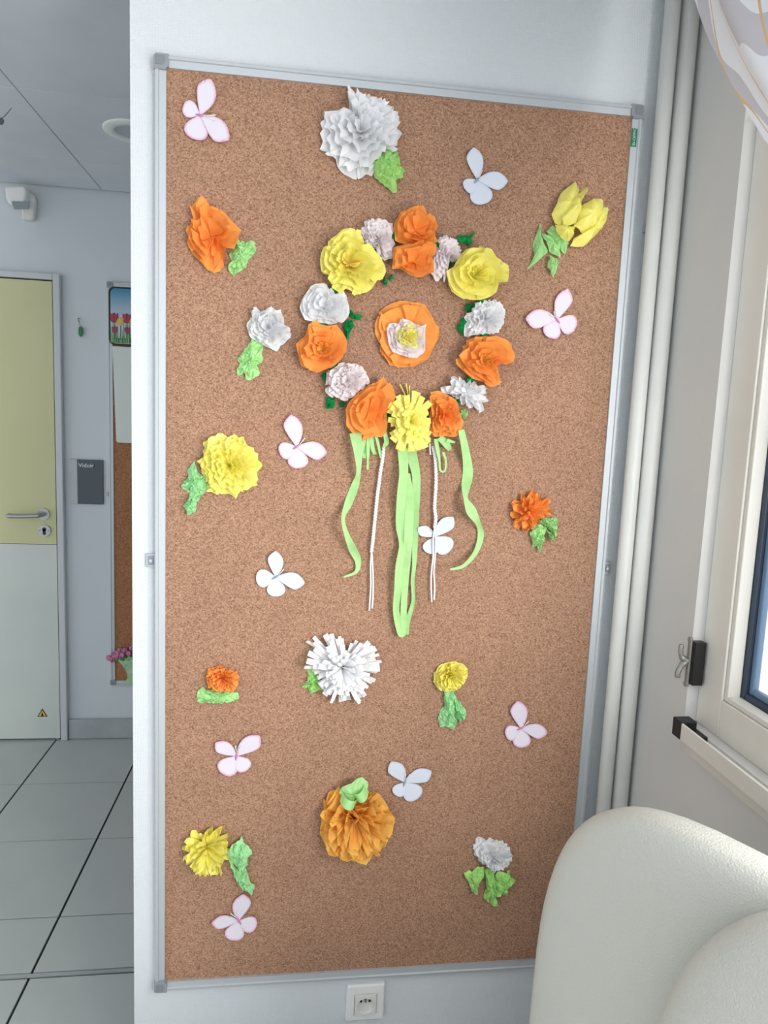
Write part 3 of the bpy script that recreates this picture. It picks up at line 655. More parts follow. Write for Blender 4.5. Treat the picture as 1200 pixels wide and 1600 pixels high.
def trw(x):
    x = (x / 6.28318 + .25) % 1.0; return 4 * abs(x - .5) - 1
def petal(name, pf, y0, R, a0, hw, scale, lift, parent, m, rnd, zig=0.0, nz=3, ruf=0.05, kr=2.0, cup=0.15, curl=0.0, nu=10, nv=7, crush=0.03, power=1.3, tip=0.0, smooth=True, start=0.04):
    vs = []; fs = []; p1, p2, p3 = (rnd.uniform(0, 6.28) for _ in range(3))
    ca = rnd.uniform(-.1, .1)
    tw = rnd.uniform(-.18, .18)
    for j in range(nv + 1):
        t = start + (1 - start) * j / nv
        for i in range(nu + 1):
            s = -1 + 2 * i / nu
            sw = s * (1 - tip * max(0, t - .45) ** 1.5 * 2.2)
            zz = abs(((s * nz + ca) % 2) - 1)
            reach = pf(a0 + sw * hw) * scale * (1.035 - .22 * curl + zig * .3 - zig * zz - 0.05 * s * s)
            th = a0 + sw * hw + tw * t * t + ruf * 1.2 * math.sin(kr * 2.3 * s + p2) * t
            g_ = t - curl * max(0, t - 0.6) ** 2 * 2
            rad = reach * g_ / (1 - curl * .32)
            out = R * (lift * t ** power + cup * s * s * t + ruf * 1.3 * t * trw(kr * math.pi * s + p1) + 0.7 * ruf * t * trw(kr * 5.1 * s + p3 + 3 * t))
            out += R * crush * rnd.uniform(-1, 1) * t
            th += crush * rnd.uniform(-1, 1) * 0.8
            vs.append((pf.c[0] + rad * math.cos(th), y0 - max(0.0006, out), pf.c[1] + rad * math.sin(th)))
    W_ = nu + 1
    for j in range(nv):
        for i in range(nu):
            fs.append((j * W_ + i, j * W_ + i + 1, (j + 1) * W_ + i + 1, (j + 1) * W_ + i))
    o = add(name, vs, fs, m, parent, smooth)
    if smooth: o.data.set_sharp_from_angle(angle=math.radians(22))
    return o

def sheet(name, pxs, y, m, parent, rnd, dome=0.012, pleat=0.003, kp=7, crush=0.003, n=34, rings=6, smooth=False, c=None, jag=0.03, base=0.002):
    P = resample(plane_pts(pxs, y - dome * 0.5), n); cc = np.array(c) if c is not None else P.mean(0)
    ph = rnd.uniform(0, 6.28); ph2 = rnd.uniform(0, 6.28); vs = [(cc[0], y - base - dome, cc[1])]; fs = []
    jj = [1 + rnd.uniform(-jag, jag) for _ in range(n)]
    for r in range(1, rings + 1):
        t = r / rings
        for k in range(n):
            th = 2 * math.pi * k / n; q = cc + (P[k] - cc) * t * (jj[k] if r == rings else 1)
            out = base + dome * (1 - t ** 2.2) + pleat * t * math.sin(kp * th + ph + 1.5 * t) + 0.6 * pleat * math.sin(2.3 * kp * th + ph2) * t + crush * rnd.uniform(-1, 1)
            e = crush * 0.5
            vs.append((q[0] + rnd.uniform(-e, e) * (t < 1), y - max(0.0008, out), q[1] + rnd.uniform(-e, e) * (t < 1)))
    for k in range(n): fs.append((0, 1 + k, 1 + (k + 1) % n))
    for r in range(rings - 1):
        for k in range(n): fs.append((1 + r * n + k, 1 + (r + 1) * n + k, 1 + (r + 1) * n + (k + 1) % n, 1 + r * n + (k + 1) % n))
    return add(name, vs, fs, m, parent, smooth)

def bloom(kind, outline, center, y0, m, parent, seed, mc=None, depth=1.0, pname='petal'):
    rnd = random.Random(seed)
    P = plane_pts(outline, y0 - 0.012); c = PY(center[0], center[1], y0 - 0.012)[[0, 2]]
    pf = Prof(P, c); R = pf.mean
    L = []
    if kind == 'pompom':          # many zigzag-cut layers fluffed out to a half ball
        L = [(9, 1.0, .10, 30, .11), (8, .92, .32, 32, .12), (7, .76, .54, 35, .13), (6, .57, .68, 38, .14), (5, .38, .78, 44, .16), (3, .22, .84, 58, .2)]
        kw = dict(nz=3, ruf=.055, kr=1.2, cup=.16, crush=.016, power=1.15, nu=12)
    elif kind == 'star':          # pointed petals
        L = [(12, 1.0, .12, 21, .02), (11, .90, .34, 22, .02), (9, .74, .54, 23, .03), (7, .55, .70, 26, .04), (5, .34, .80, 34, .05)]
        kw = dict(nz=1, ruf=.05, kr=1.2, cup=.16, crush=.025, power=1.1, tip=.85)
    elif kind == 'ruffle':        # tightly gathered small ball
        L = [(10, 1.0, .18, 25, .05), (10, .90, .46, 25, .07), (9, .72, .68, 27, .08), (7, .52, .84, 30, .1), (5, .30, .92, 42, .1)]
        kw = dict(nz=2, ruf=.085, kr=2.2, cup=.10, crush=.03, power=1.0)
    elif kind == 'frill':         # wavy scalloped layers pressed together
        L = [(10, 1.0, .14, 27, .06), (9, .92, .36, 27, .07), (9, .78, .54, 27, .08), (8, .60, .66, 28, .09), (6, .40, .74, 34, .1)]
        kw = dict(nz=2, ruf=.095, kr=1.7, cup=.2, crush=.022, power=1.1)
    elif kind == 'round':         # soft rounded petals
        L = [(8, 1.0, .16, 34, .03), (7, .88, .38, 36, .04), (6, .70, .58, 40, .05), (5, .50, .72, 44, .06), (4, .30, .8, 52, .08)]
        kw = dict(nz=1, ruf=.06, kr=1.4, cup=.16, crush=.022, power=1.3, curl=.25)
    elif kind == 'open':          # flat open saucer of wide petals
        L = [(5, 1.0, .16, 50, .03), (5, .93, .36, 44, .04)]
        kw = dict(nz=1, ruf=.09, kr=1.4, cup=.16, crush=.016, power=1.3, curl=.25)
    elif kind == 'poppy':         # few wide cupped petals around a deep centre
        L = [(5, 1.0, .20, 50, .03), (4, .90, .50, 50, .04), (4, .70, .74, 46, .05), (3, .46, .72, 52, .08)]
        kw = dict(nz=1, ruf=.075, kr=1.0, cup=.2, crush=.014, power=1.35, curl=.3)
    for li, (n, sc, lf, hw, zig) in enumerate(L):
        off = rnd.uniform(0, 6.28)
        for k in range(n):
            a0 = off + 2 * math.pi * (k + rnd.uniform(-.18, .18)) / n
            petal(pname, pf, y0 - 0.0012 * li - 0.0004 * (k % 3), R * depth, a0, math.radians(hw) * rnd.uniform(.85, 1.15), sc * (1 if li == 0 else rnd.uniform(.9, 1.06)), lf * rnd.uniform(.85, 1.12), parent, m, rnd, zig=zig, **kw)
    if mc:
        for k in range(7):
            a0 = 2 * math.pi * k / 7 + rnd.uniform(-.3, .3)
            petal('stamen', pf, y0 - 0.004, R * depth, a0, .5, .24, .5, parent, mc, rnd, zig=.3, nz=2, ruf=.08, cup=.08, crush=.04, nu=5, nv=3)
    return pf, R

def fringe(outline, center, y0, m, parent, seed, n=70, wd=0.0045, depth=1.0, name='fringe_strip', bits=True):
    rnd = random.Random(seed)
    P = plane_pts(outline, y0 - 0.015); c = PY(center[0], center[1], y0 - 0.015)[[0, 2]]; pf = Prof(P, c); R = pf.mean
    for k in range(n):
        lay = k / n; th = k * 2.39996 + rnd.uniform(-.15, .15)
        sc = (1.0 - .72 * max(0, lay - .35) / .65) * rnd.uniform(.86, 1.04); lf = .10 + .95 * lay ** 1.1
        reach = pf(th) * sc; d = np.array([math.cos(th), math.sin(th)]); q = np.array([-d[1], d[0]])
        w_ = wd * rnd.uniform(.7, 1.35); bend = rnd.uniform(-.12, .12); roll = rnd.uniform(-.5, .5)
        vs = []; fs = []
        for j in range(6):
            t = .12 + .88 * j / 5
            cx_ = c + d * reach * t + q * bend * reach * t * t
            out = R * depth * (lf * t ** .8 - .22 * lf * t ** 3) + .002
            ww = w_ * (.35 + .65 * min(1, t * 1.8))
            for s in (-1, 1):
                e = cx_ + q * ww * s; vs.append((e[0], y0 - max(.0008, out + roll * ww * s), e[1]))
        for j in range(5): fs.append((2 * j, 2 * j + 1, 2 * j + 3, 2 * j + 2))
        add(name, vs, fs, m, parent, False)
    return pf, R

def base_of(pxs): 
    P = plane_pts(pxs, YC); return (P[:, 0].mean(), YC, P[:, 1].min())
def flower(label, kind, outline, center, m, leaves, ml, seed, mc=None, depth=1.0, group='single paper flowers pinned on the board', leafdome=.014, ly=0.0, lk_=7):
    r = tag(empty('paper_flower', base_of(outline + sum(leaves, []))), label, 'paper flower', group)
    rnd = random.Random(seed + 77)
    for i, lp_ in enumerate(leaves):
        sheet('leaf', lp_, YC - ly - .003 * i, ml, r, rnd, dome=leafdome, pleat=.0048, kp=lk_, crush=.0034, n=40, rings=7, jag=.05)
        P = np.array(lp_); c_ = P.mean(0)
        for q in range(2):      # loose creased folds standing on the leaf
            sub = [tuple(c_ + (p - c_) * (.62 - .2 * q) + np.array([rnd.uniform(-2, 2), rnd.uniform(-2, 2)])) for p in P]
            sheet('leaf_fold', sub, YC - ly - .003 * i - leafdome * (.55 + .3 * q), ml, r, rnd, dome=leafdome * .5, pleat=.004, kp=5 + q, crush=.003, n=26, rings=4, jag=.14)
    if kind == 'fringe': fringe(outline, center, YC, m, r, seed, n=125, wd=.0042, depth=depth)
    elif kind: bloom(kind, outline, center, YC, m, r, seed, mc, depth)
    return r

A = lambda pts: O(480, 110, 6.667, pts)
flower('large white zigzag-edged paper flower at the top of the board, lime leaf below', 'pompom',
       A([(365,215),(430,155),(470,290),(555,205),(615,280),(720,250),(800,330),(890,360),(925,440),(970,575),(935,630),(970,690),(950,800),(860,850),(690,1050),(610,1075),(480,1125),(440,1080),(360,1075),(320,940),(205,920),(160,790),(160,690),(160,590),(160,500),(350,450),(430,460),(420,330)]),
       A([(560,640)])[0], T_white, [A([(720,870),(850,800),(940,800),(985,940),(960,1010),(1030,1010),(1000,1105),(935,1120),(945,1255),(890,1250),(800,1170),(700,1100),(700,960)])], T_lime, 11, depth=.8, leafdome=.026, ly=.006)
A = lambda pts: O(260, 100, 4.705, pts)
flower('loose ragged orange paper flower with a lime leaf below the uppermost pink-edged butterfly', 'poppy',
       A([(240,950),(295,950),(270,1000),(350,1040),(440,1085),(490,1150),(565,1215),(540,1265),(520,1340),(450,1340),(440,1480),(370,1565),(280,1490),(190,1410),(145,1330),(160,1260),(125,1160),(190,1170),(210,1130),(165,1040)]),
       A([(320,1260)])[0], T_orange, [A([(520,1290),(590,1300),(650,1300),(660,1390),(600,1430),(590,1490),(535,1520),(490,1560),(445,1510),(480,1440),(460,1400)])], T_lgreen, 12, depth=.9)
A = lambda pts: O(350, 450, 6.667, pts)
flower('white paper flower with a long crumpled green leaf beside the wreath', 'round',
       A([(270,230),(310,175),(370,245),(420,220),(475,170),(520,220),(570,195),(630,300),(625,380),(720,410),(690,450),(705,530),(600,610),(530,630),(515,700),(430,620),(350,560),(250,490),(225,350),(270,310)]),
       A([(460,410)])[0], T_white, [A([(290,530),(410,590),(395,680),(405,740),(395,780),(340,800),(380,890),(270,970),(225,940),(220,880),(140,915),(130,840),(165,780),(135,740)])], T_lgreen, 14)
A = lambda pts: O(260, 650, 4.444, pts)
flower('yellow paper flower with a curled mint leaf beside a pink-edged butterfly', 'pompom',
       A([(265,190),(330,120),(400,150),(450,135),(535,150),(570,200),(625,260),(660,370),(620,430),(610,500),(520,520),(490,570),(420,540),(310,555),(270,440),(220,300),(260,260)]),
       A([(440,345)])[0], T_yellow, [A([(190,315),(220,400),(275,430),(290,490),(260,540),(230,560),(150,530),(90,485),(150,430),(140,380)]), A([(155,540),(245,535),(210,610),(200,670),(150,690),(115,620),(160,570)])], T_mint, 15, depth=.85)
A = lambda pts: O(770, 740, 6.0, pts)
flower('orange star-petalled paper flower with pale green leaves close to the frame rail by the pipes', 'star',
       A([(140,340),(205,260),(260,210),(310,190),(345,165),(420,155),(435,205),(510,205),(550,255),(530,320),(585,375),(500,410),(450,465),(400,450),(350,565),(320,520),(260,535),(210,495),(160,435),(190,380)]),
       A([(360,360)])[0], T_orange, [A([(460,420),(600,410),(615,450),(600,500),(610,580),(590,600),(520,510),(460,470)]), A([(400,470),(510,500),(490,580),(480,640),(440,750),(430,680),(380,700),(370,600),(350,570)]), A([(510,530),(545,560),(585,620),(560,635)])], T_lgreen, 16)
A = lambda pts: O(290, 970, 3.75, pts)
flower('small ruffled orange paper flower over a flat horizontal green leaf', 'ruffle',
       A([(120,300),(200,265),(240,290),(300,300),(315,355),(290,410),(200,415),(140,405),(118,350)]),
       A([(215,345)])[0], T_orange, [A([(65,420),(85,390),(140,410),(200,415),(290,410),(320,440),(305,470),(180,487),(70,480)])], T_lgreen, 17, leafdome=.012, lk_=11)
flower('white fringed paper flower of narrow cut strips with a lime leaf', 'fringe',
       A([(720,110),(755,85),(815,80),(900,65),(960,130),(1090,90),(1120,130),(1130,150),(1140,220),(1135,270),(1120,310),(1105,345),(1060,440),(1010,475),(955,500),(915,465),(840,490),(825,470),(760,350),(740,290),(690,275),(670,240),(670,195),(770,200)]),
       A([(920,275)])[0], T_white, [A([(715,290),(770,255),(810,400),(730,430),(720,395),(680,390),(715,350)])], T_lime, 18, leafdome=.01)
A = lambda pts: O(660, 1010, 5.714, pts)
flower('small yellow ruffled paper flower with a flared mint leaf straight below', 'ruffle',
       A([(110,240),(170,170),(265,140),(330,145),(400,185),(410,240),(390,310),(320,390),(240,400),(150,395),(105,330)]),
       A([(255,270)])[0], T_yellow, [A([(195,395),(280,400),(300,450),(330,540),(300,735),(245,735),(160,730),(140,630),(200,530)]), A([(270,450),(300,450),(390,570),(400,620),(340,690),(300,640),(280,560)])], T_mint, 19, lk_=9)
A = lambda pts: O(470, 1170, 5.4545, pts)
amb = flower('amber orange paper flower with a looped green paper strip on top', 'frill',
       A([(170,470),(240,400),(330,315),(400,350),(560,370),(640,350),(690,430),(740,480),(775,560),(785,650),(730,780),(630,860),(540,900),(500,935),(400,920),(320,890),(220,850),(180,740),(165,660),(185,560)]),
       A([(460,610)])[0], T_amber, [], T_lgreen, 20)
A11 = lambda pts: O(270, 1270, 7.275, pts)
flower('yellow spiky paper flower with a trailing green rosette leaf near the bottom of the board', 'star',
       A11([(105,390),(130,340),(200,300),(160,250),(215,220),(280,260),(280,210),(350,180),(440,150),(480,200),(540,180),(600,230),(660,300),(655,400),(620,560),(560,640),(560,715),(490,690),(430,730),(330,710),(260,660),(155,595),(150,500),(105,470)]),
       A11([(385,430)])[0], T_yellow, [A11([(640,560),(740,650),(830,620),(860,760),(930,850),(890,955),(780,870),(700,740)]), A11([(610,460),(700,350),(790,280),(800,340),(910,460),(850,520),(850,600),(800,680),(740,650),(640,560)])], T_mint, 21, ly=.004)
A12 = lambda pts: O(700, 1290, 8.571, pts)
flower('small white fan-shaped paper flower over broad green leaves beside the armchair', 'pompom',
       A12([(370,280),(400,270),(430,170),(490,165),(560,205),(660,195),(730,240),(800,280),(835,330),(885,450),(800,590),(700,610),(600,610),(520,560),(430,490),(370,370)]),
       A12([(615,470)])[0], T_white, [A12([(500,590),(640,600),(640,950),(680,1080),(610,1085),(480,990),(520,850)]), A12([(220,655),(330,610),(480,545),(500,600),(480,700),(410,800),(400,930),(330,910),(290,800)]), A12([(640,650),(840,620),(830,680),(920,755),(820,810),(800,860),(780,950),(640,960)])], T_lime, 22, depth=.75)

# yellow tulip flower built of a few tall folded petals
A3 = lambda pts: O(700, 210, 4.2857, pts)
T3p = [[(730,600),(800,610),(870,600),(840,690),(820,715),(780,695)],
       [(705,525),(770,380),(870,300),(885,365),(880,450),(870,580),(790,615),(735,600)],
       [(940,640),(1040,480),(1090,480),(1075,570),(1010,660),(920,745),(830,740),(850,690)],
       [(880,560),(900,470),(990,420),(1055,425),(1035,560),(1000,620),(920,660),(850,600)],
       [(770,560),(830,430),(950,340),(890,470),(905,500),(860,590),(790,610)],
       [(720,600),(800,600),(830,650),(820,710),(760,680)]]
T3l = [[(535,905),(580,830),(575,720),(625,580),(630,700),(680,780),(600,850)], [(660,650),(710,600),(770,680),(810,720),(790,800),(720,740)], [(630,655),(720,700),(760,790),(760,830),(690,790)], [(690,800),(750,850),(710,955),(670,880)]]
t3 = tag(empty('paper_flower', base_of(A3(T3p[1] + T3l[0]))), 'yellow tulip-shaped paper flower with folded green leaves near the board corner', 'paper flower', 'single paper flowers pinned on the board')
r3 = random.Random(33)
for i, q in enumerate(T3l): sheet('leaf', A3(q), YC - .003 * i, T_lgreen, t3, r3, dome=.012, pleat=.004, kp=4, crush=.0018, n=30, rings=5, jag=.02)
for i, q in enumerate(T3p): sheet('petal', A3(q), YC - .005 - .005 * i, T_yellow, t3, r3, dome=.022, pleat=.004, kp=5, crush=.0012, n=36, rings=6, smooth=True, jag=.02)

# looped strip on the amber flower
def ribbon(name, ctrl, ox, oy, s, y0, m, parent, wav=.004, roll=.5, n=9, ph=0.0, wind=2.0):
    C_ = crom([(ox + a / s, oy + b / s, c / s) for a, b, c in ctrl], n); vs = []; fs = []
    pts3 = []
    for i, (a, b, c) in enumerate(C_):
        v = i / (len(C_) - 1); yy = y0 - .004 - wav * (1 + math.sin(ph + wind * 6.28 * v)) 
        pts3.append((PY(a, b, yy), c * np.linalg.norm(PY(a + 1, b, yy) - PY(a, b, yy)), v))
    for i, (p, wd, v) in enumerate(pts3):
        d = pts3[min(i + 1, len(pts3) - 1)][0] - pts3[max(i - 1, 0)][0]; d[1] = 0; d /= np.linalg.norm(d) + 1e-9
        q = np.array([-d[2], 0, d[0]])
        rl = roll * math.sin(ph + 1 + wind * 9 * v)
        for e in (-1, -.33, .33, 1):
            vs.append(p + q * wd / 2 * e + np.array([0, -abs(rl) * wd / 2 * e * np.sign(rl) - .0015 * (e * e), 0]))
    for i in range(len(pts3) - 1):
        for e in range(3): fs.append((i * 4 + e, i * 4 + e + 1, (i + 1) * 4 + e + 1, (i + 1) * 4 + e))
    vs = [np.array([x_[0], min(x_[1], YC - .001), x_[2]]) for x_ in vs]
    return add(name, vs, fs, m, parent, True)
# the loop is a real curled band: two arcs rising off the flower
def loop_band(a, b, rad, width, y0, m, parent, name='green_loop'):
    p = PY(a[0], a[1], y0); q = PY(b[0], b[1], y0); d = q - p; L = np.linalg.norm(d); d /= L; vs = []; fs = []
    nrm = np.array([-d[2], 0, d[0]])
    for i in range(17):
        t = math.pi * i / 16
        c_ = p + d * (L / 2 - L / 2 * math.cos(t)) + np.array([0, -rad * math.sin(t), 0])
        for e in (-1, 0, 1): vs.append(c_ + nrm * width / 2 * e)
    for i in range(16):
        for e in range(2): fs.append((i * 3 + e, i * 3 + e + 1, (i + 1) * 3 + e + 1, (i + 1) * 3 + e))
    return add(name, vs, fs, m, parent, True)
pa = A([(345,400)])[0]; pb = A([(500,470)])[0]; pc = A([(555,315)])[0]; pd = A([(425,500)])[0]
loop_band(pa, A([(470,430)])[0], .030, .020, YC - .034, T_lgreen, amb)
loop_band(A([(450,370)])[0], pc, .034, .021, YC - .030, T_lgreen, amb)
sheet('leaf', A([(330,390),(350,330),(430,300),(520,250),(575,290),(575,340),(510,390),(500,440),(440,515),(390,470)]), YC - .032, T_lgreen, amb, random.Random(5), dome=.014, pleat=.004, kp=3, crush=.0015, n=30, rings=5, jag=.02)

# ------------------------------------------------------------------ the wreath
wr_ = tag(empty('flower_wreath', (PY(638, 520, YC)[0], YC, PY(638, 690, YC)[2])), 'ring of orange, yellow and white paper flowers with hanging green ribbons', 'wreath')
hub = [(650, 366), (597, 378), (552, 407), (513, 470), (505, 540), (542, 600), (580, 640), (638, 655), (694, 645), (725, 608), (752, 560), (755, 500), (742, 432), (703, 396)]
MB().tube([PY(a, b, YC - .008) for a, b in [tuple(q) for q in crom(hub, 6, True)]] + [PY(hub[0][0], hub[0][1], YC - .008)], .0075, 8).build('hoop', T_dgreen, wr_, True)
rg = random.Random(9)
B1 = lambda pts: O(440, 300, 6, pts); B2 = lambda pts: O(620, 300, 6, pts); B3 = lambda pts: O(440, 480, 6, pts); B4 = lambda pts: O(620, 460, 6, pts); B5 = lambda pts: O(510, 560, 4.615, pts)
for q in (B2([(550,430),(590,405),(690,405),(740,365),(745,380),(690,430),(720,470),(680,505),(640,470),(590,480)]), B1([(940,810),(960,770),(1000,850),(970,885)]), B1([(1005,800),(1030,765),(1055,800),(1010,835)]), B1([(780,520),(850,530),(840,580),(790,570)]),
          B3([(635,10),(680,70),(750,75),(740,120),(670,110),(630,80)]), B3([(580,150),(660,110),(680,180),(640,230),(630,310),(590,250)]), B3([(415,840),(500,850),(495,940),(420,960)]), B3([(540,890),(600,890),(590,930),(545,935)]), B3([(370,630),(420,610),(410,700),(380,670)]),
          B4([(650,85),(690,90),(690,160),(650,170)]), B4([(690,85),(760,85),(760,120),(700,140)]), B4([(560,310),(620,210),(680,250),(640,350),(600,380)]), B2([(470,650),(520,640),(510,700),(470,690)])):
    sheet('green_tie', q, YC - .004, T_dgreen, wr_, rg, dome=.009, pleat=.003, kp=5, crush=.0018, n=24, rings=4, jag=.08)
sheet('green_tie', B4([(595,1080),(660,1080),(670,1120),(640,1175),(590,1130)]), YC - .004, T_lgreen, wr_, rg, dome=.008, crush=.0018, n=22, rings=4)
WF = [
 ('white_flower', 'pompom', B1([(735,330),(790,310),(815,240),(865,235),(960,240),(1030,280),(1050,350),(1060,480),(1020,630),(940,620),(900,520),(790,510),(770,400)]), B1([(920,430)])[0], T_pinkw, None, .010, .75),
 ('white_flower', 'pompom', B2([(400,430),(460,390),(570,450),(610,550),(640,640),(500,640),(480,700),(450,850),(390,810),(350,740),(330,580),(370,540)]), B2([(480,590)])[0], T_pinkw, None, .010, .75),
 ('white_flower', 'round', B1([(160,1080),(200,970),(290,850),(400,840),(480,930),(600,920),(640,1050),(635,1180),(560,1250),(420,1240),(300,1210),(200,1190)]), B1([(410,1060)])[0], T_white, None, .012, .9),
 ('white_flower', 'ruffle', B3([(420,610),(500,570),(540,520),(600,530),(700,520),(760,560),(820,650),(820,700),(730,780),(690,830),(590,880),(520,840),(410,790),(420,700)]), B3([(620,690)])[0], T_pinkw, None, .012, .8),
 ('white_flower', 'pompom', B4([(650,180),(720,140),(770,60),(850,50),(950,50),(1010,110),(1020,160),(1010,270),(960,350),(830,380),(700,400),(640,400),(680,280)]), B4([(850,230)])[0], T_white, None, .010, .8),
 ('white_flower', 'star', B4([(430,830),(570,730),(620,800),(700,800),(860,890),(860,1020),(830,1085),(770,1090),(660,1060),(590,1010),(430,900)]), B4([(660,920)])[0], T_white, None, .010, .8),
 ('orange_flower', 'poppy', [(614,350),(622,333),(640,322),(657,317),(666,328),(680,336),(686,355),(680,372),(685,383),(660,392),(630,385),(616,378)], (650,358), T_orange, None, .014, .9),
 ('orange_flower', 'poppy', [(612,402),(614,385),(640,380),(668,374),(686,380),(684,390),(676,398),(680,410),(676,432),(650,435),(630,425),(620,418),(614,428)], (650,405), T_orange, None, .020, .8),
 ('yellow_flower', 'round', B1([(460,415),(560,370),(600,325),(690,320),(770,430),(780,500),(880,510),(935,590),(1005,660),(980,770),(930,790),(880,890),(720,985),(650,930),(560,900),(490,940),(400,825),(470,790),(355,720),(350,610),(380,500),(470,460)]), B1([(640,660)])[0], T_yellow, T_amber, .014, .75),
 ('yellow_flower', 'poppy', B2([(530,660),(600,570),(700,495),(850,510),(950,600),(1000,650),(1075,740),(1060,830),(960,860),(920,980),(820,1020),(690,1030),(560,980),(480,880),(450,710),(520,700)]), B2([(750,770)])[0], T_yellow, T_yellow, .014, .8),
 ('orange_flower', 'poppy', B4([(660,400),(760,380),(970,385),(1080,460),(1130,560),(960,660),(960,740),(980,850),(910,890),(800,830),(680,780),(500,600),(620,570),(600,480),(650,460)]), B4([(820,620)])[0], T_orange, T_amber, .014, .8),
 ('orange_flower', 'poppy', B3([(115,330),(190,310),(210,230),(200,140),(300,130),(420,160),(550,170),(620,290),(620,420),(560,500),(500,560),(330,625),(190,580),(140,440)]), B3([(390,390)])[0], T_orange, T_amber, .014, .8),
 ('orange_flower', 'poppy', B5([(130,380),(160,310),(240,230),(320,170),(390,170),(410,100),(450,140),(500,230),(480,330),(440,400),(440,490),(410,590),(350,570),(290,590),(265,620),(150,510)]), B5([(310,370)])[0], T_orange, None, .014, .8),
 ('orange_flower', 'round', B5([(720,250),(800,230),(870,250),(940,290),(970,380),(990,480),(940,575),(850,565),(770,570),(735,480),(745,380),(740,300)]), B5([(860,410)])[0], T_orange, None, .016, .9),
]
for i, (nm, kind, ol, c_, m_, mc, yo, dp) in enumerate(WF):
    p = PY(c_[0], c_[1], YC - yo)
    P = [tuple(np.array(c_) + (np.array(q) - np.array(c_)) * .7) for q in ol]
    f_ = sheet(nm, P, YC - yo + .004, m_, wr_, rg, dome=.006, pleat=.002, crush=.001, n=24, rings=3, smooth=True)
    bloom(kind, ol, c_, YC - yo, m_, f_, 100 + i, mc, dp)
# fringed yellow flower at the foot of the ring
ol = B5([(500,240),(550,290),(600,230),(660,225),(680,270),(745,280),(740,360),(755,450),(740,510),(770,570),(760,620),(690,680),(640,670),(595,690),(530,660),(470,650),(480,600),(460,540),(480,490),(440,430),(490,360),(430,350),(480,300)])
f_ = sheet('yellow_flower', [tuple(np.array(B5([(610,450)])[0]) + (np.array(q) - np.array(B5([(610,450)])[0])) * .6) for q in ol], YC - .014, T_yellow, wr_, rg, dome=.012, crush=.001, n=24, rings=3)
fringe(ol, B5([(610,455)])[0], YC - .018, T_yellow, f_, 51, n=80, wd=.0055, depth=.95)
for a, b in ((530, 185), (575, 180), (600, 195)):
    MB().tube([PY(*B5([(600, 330)])[0], YC - .016), PY(*B5([(a, b)])[0], YC - .012)], .0012, 5).build('fringe_strip', T_yellow, f_)
# ribbons and yarn
RX = (500, 660, 4.2857)
ribbon('green_ribbon', [(235,70,75),(255,200,58),(258,330,32),(235,420,50),(190,540,52),(155,640,26),(175,740,32),(220,850,55),(255,930,42),(240,1000,26),(160,1035,10)], *RX, YC, T_ribbon, wr_, wav=.014, ph=.5)
ribbon('green_ribbon', [(945,50,40),(975,200,60),(990,330,66),(975,430,55),(975,510,32),(1010,590,70),(1060,680,32),(1075,760,42),(1040,870,40),(960,960,22),(870,985,12)], *RX, YC, T_ribbon, wr_, wav=.014, ph=2.)
ribbon('green_ribbon', [(600,180,80),(640,330,60),(645,450,55),(640,600,45),(635,800,40),(630,950,30),(620,1060,25),(625,1180,25),(610,1250,30),(580,1350,40),(575,1420,36)], *RX, YC, T_ribbon, wr_, wav=.003, ph=1., roll=.25)
ribbon('green_ribbon', [(595,340,16),(600,480,50),(595,680,62),(585,850,56),(570,1050,50),(560,1250,42),(560,1380,40)], *RX, YC - .006, T_ribbon, wr_, wav=.003, ph=3., roll=.25)
ribbon('green_ribbon', [(550,170,62),(560,330,60),(545,480,62),(535,680,55),(550,820,42),(530,960,52),(520,1120,46),(510,1270,42),(545,1400,60),(560,1435,24)], *RX, YC - .010, T_ribbon, wr_, wav=.004, ph=0., roll=.3)
for q in ([(290,100,30),(300,180,34),(295,240,20)], [(325,100,24),(322,200,22),(322,250,14),(320,315,16)], [(345,95,26),(352,170,28),(370,215,20)], [(375,90,20),(395,170,18),(408,240,14)],
          [(775,110,26),(790,200,24),(800,260,16),(805,320,14),(835,325,12),(842,260,14),(825,200,16)], [(800,100,40),(840,140,50),(870,185,24)], [(850,120,24),(905,135,14)], [(430,60,26),(445,130,34),(425,165,16)]):
    ribbon('green_tassel', q, *RX, YC - .008, T_lgreen, wr_, wav=.004, ph=1.2, wind=.8, n=5)
def yarn(ctrl, tails, name='yarn_cord'):
    C_ = [PY(RX[0] + a / RX[2], RX[1] + b / RX[2], YC - .010) for a, b in [tuple(q) for q in crom(ctrl, 24)]]
    mb = MB(); L = 0
    acc = [0]
    for a, b in zip(C_[:-1], C_[1:]): acc.append(acc[-1] + np.linalg.norm(b - a))
    for k in range(3):
        mb.tube([p + np.array([.0022 * math.cos(2 * math.pi * (s / .018) + 2.094 * k), -.002 * math.sin(4 * math.pi * (s / .018) + 4.19 * k), 0]) for p, s in zip(C_, acc)], .0016, 6)
    o = mb.build(name, M_yarn, wr_, True)
    for t in tails:
        MB().tube([PY(RX[0] + a / RX[2], RX[1] + b / RX[2], YC - .009) for a, b in [tuple(q) for q in crom(t, 6)]], .0017, 6).build('yarn_strand', M_yarn, o, True)
yarn([(428,160),(418,250),(405,330),(395,410),(385,480),(375,580),(365,680),(355,780),(345,870)], [[(345,870),(338,960),(340,1080),(335,1180),(330,1262)], [(347,870),(352,960),(356,1080),(354,1170),(349,1245)]])
yarn([(755,160),(770,230),(775,300),(777,400),(771,500),(768,580),(775,640),(768,710)], [[(766,710),(757,800),(757,900),(746,1000),(744,1100),(748,1204)], [(769,710),(775,800),(770,900),(763,1000),(768,1100),(764,1190)], [(735,140),(736,180),(740,218)]])

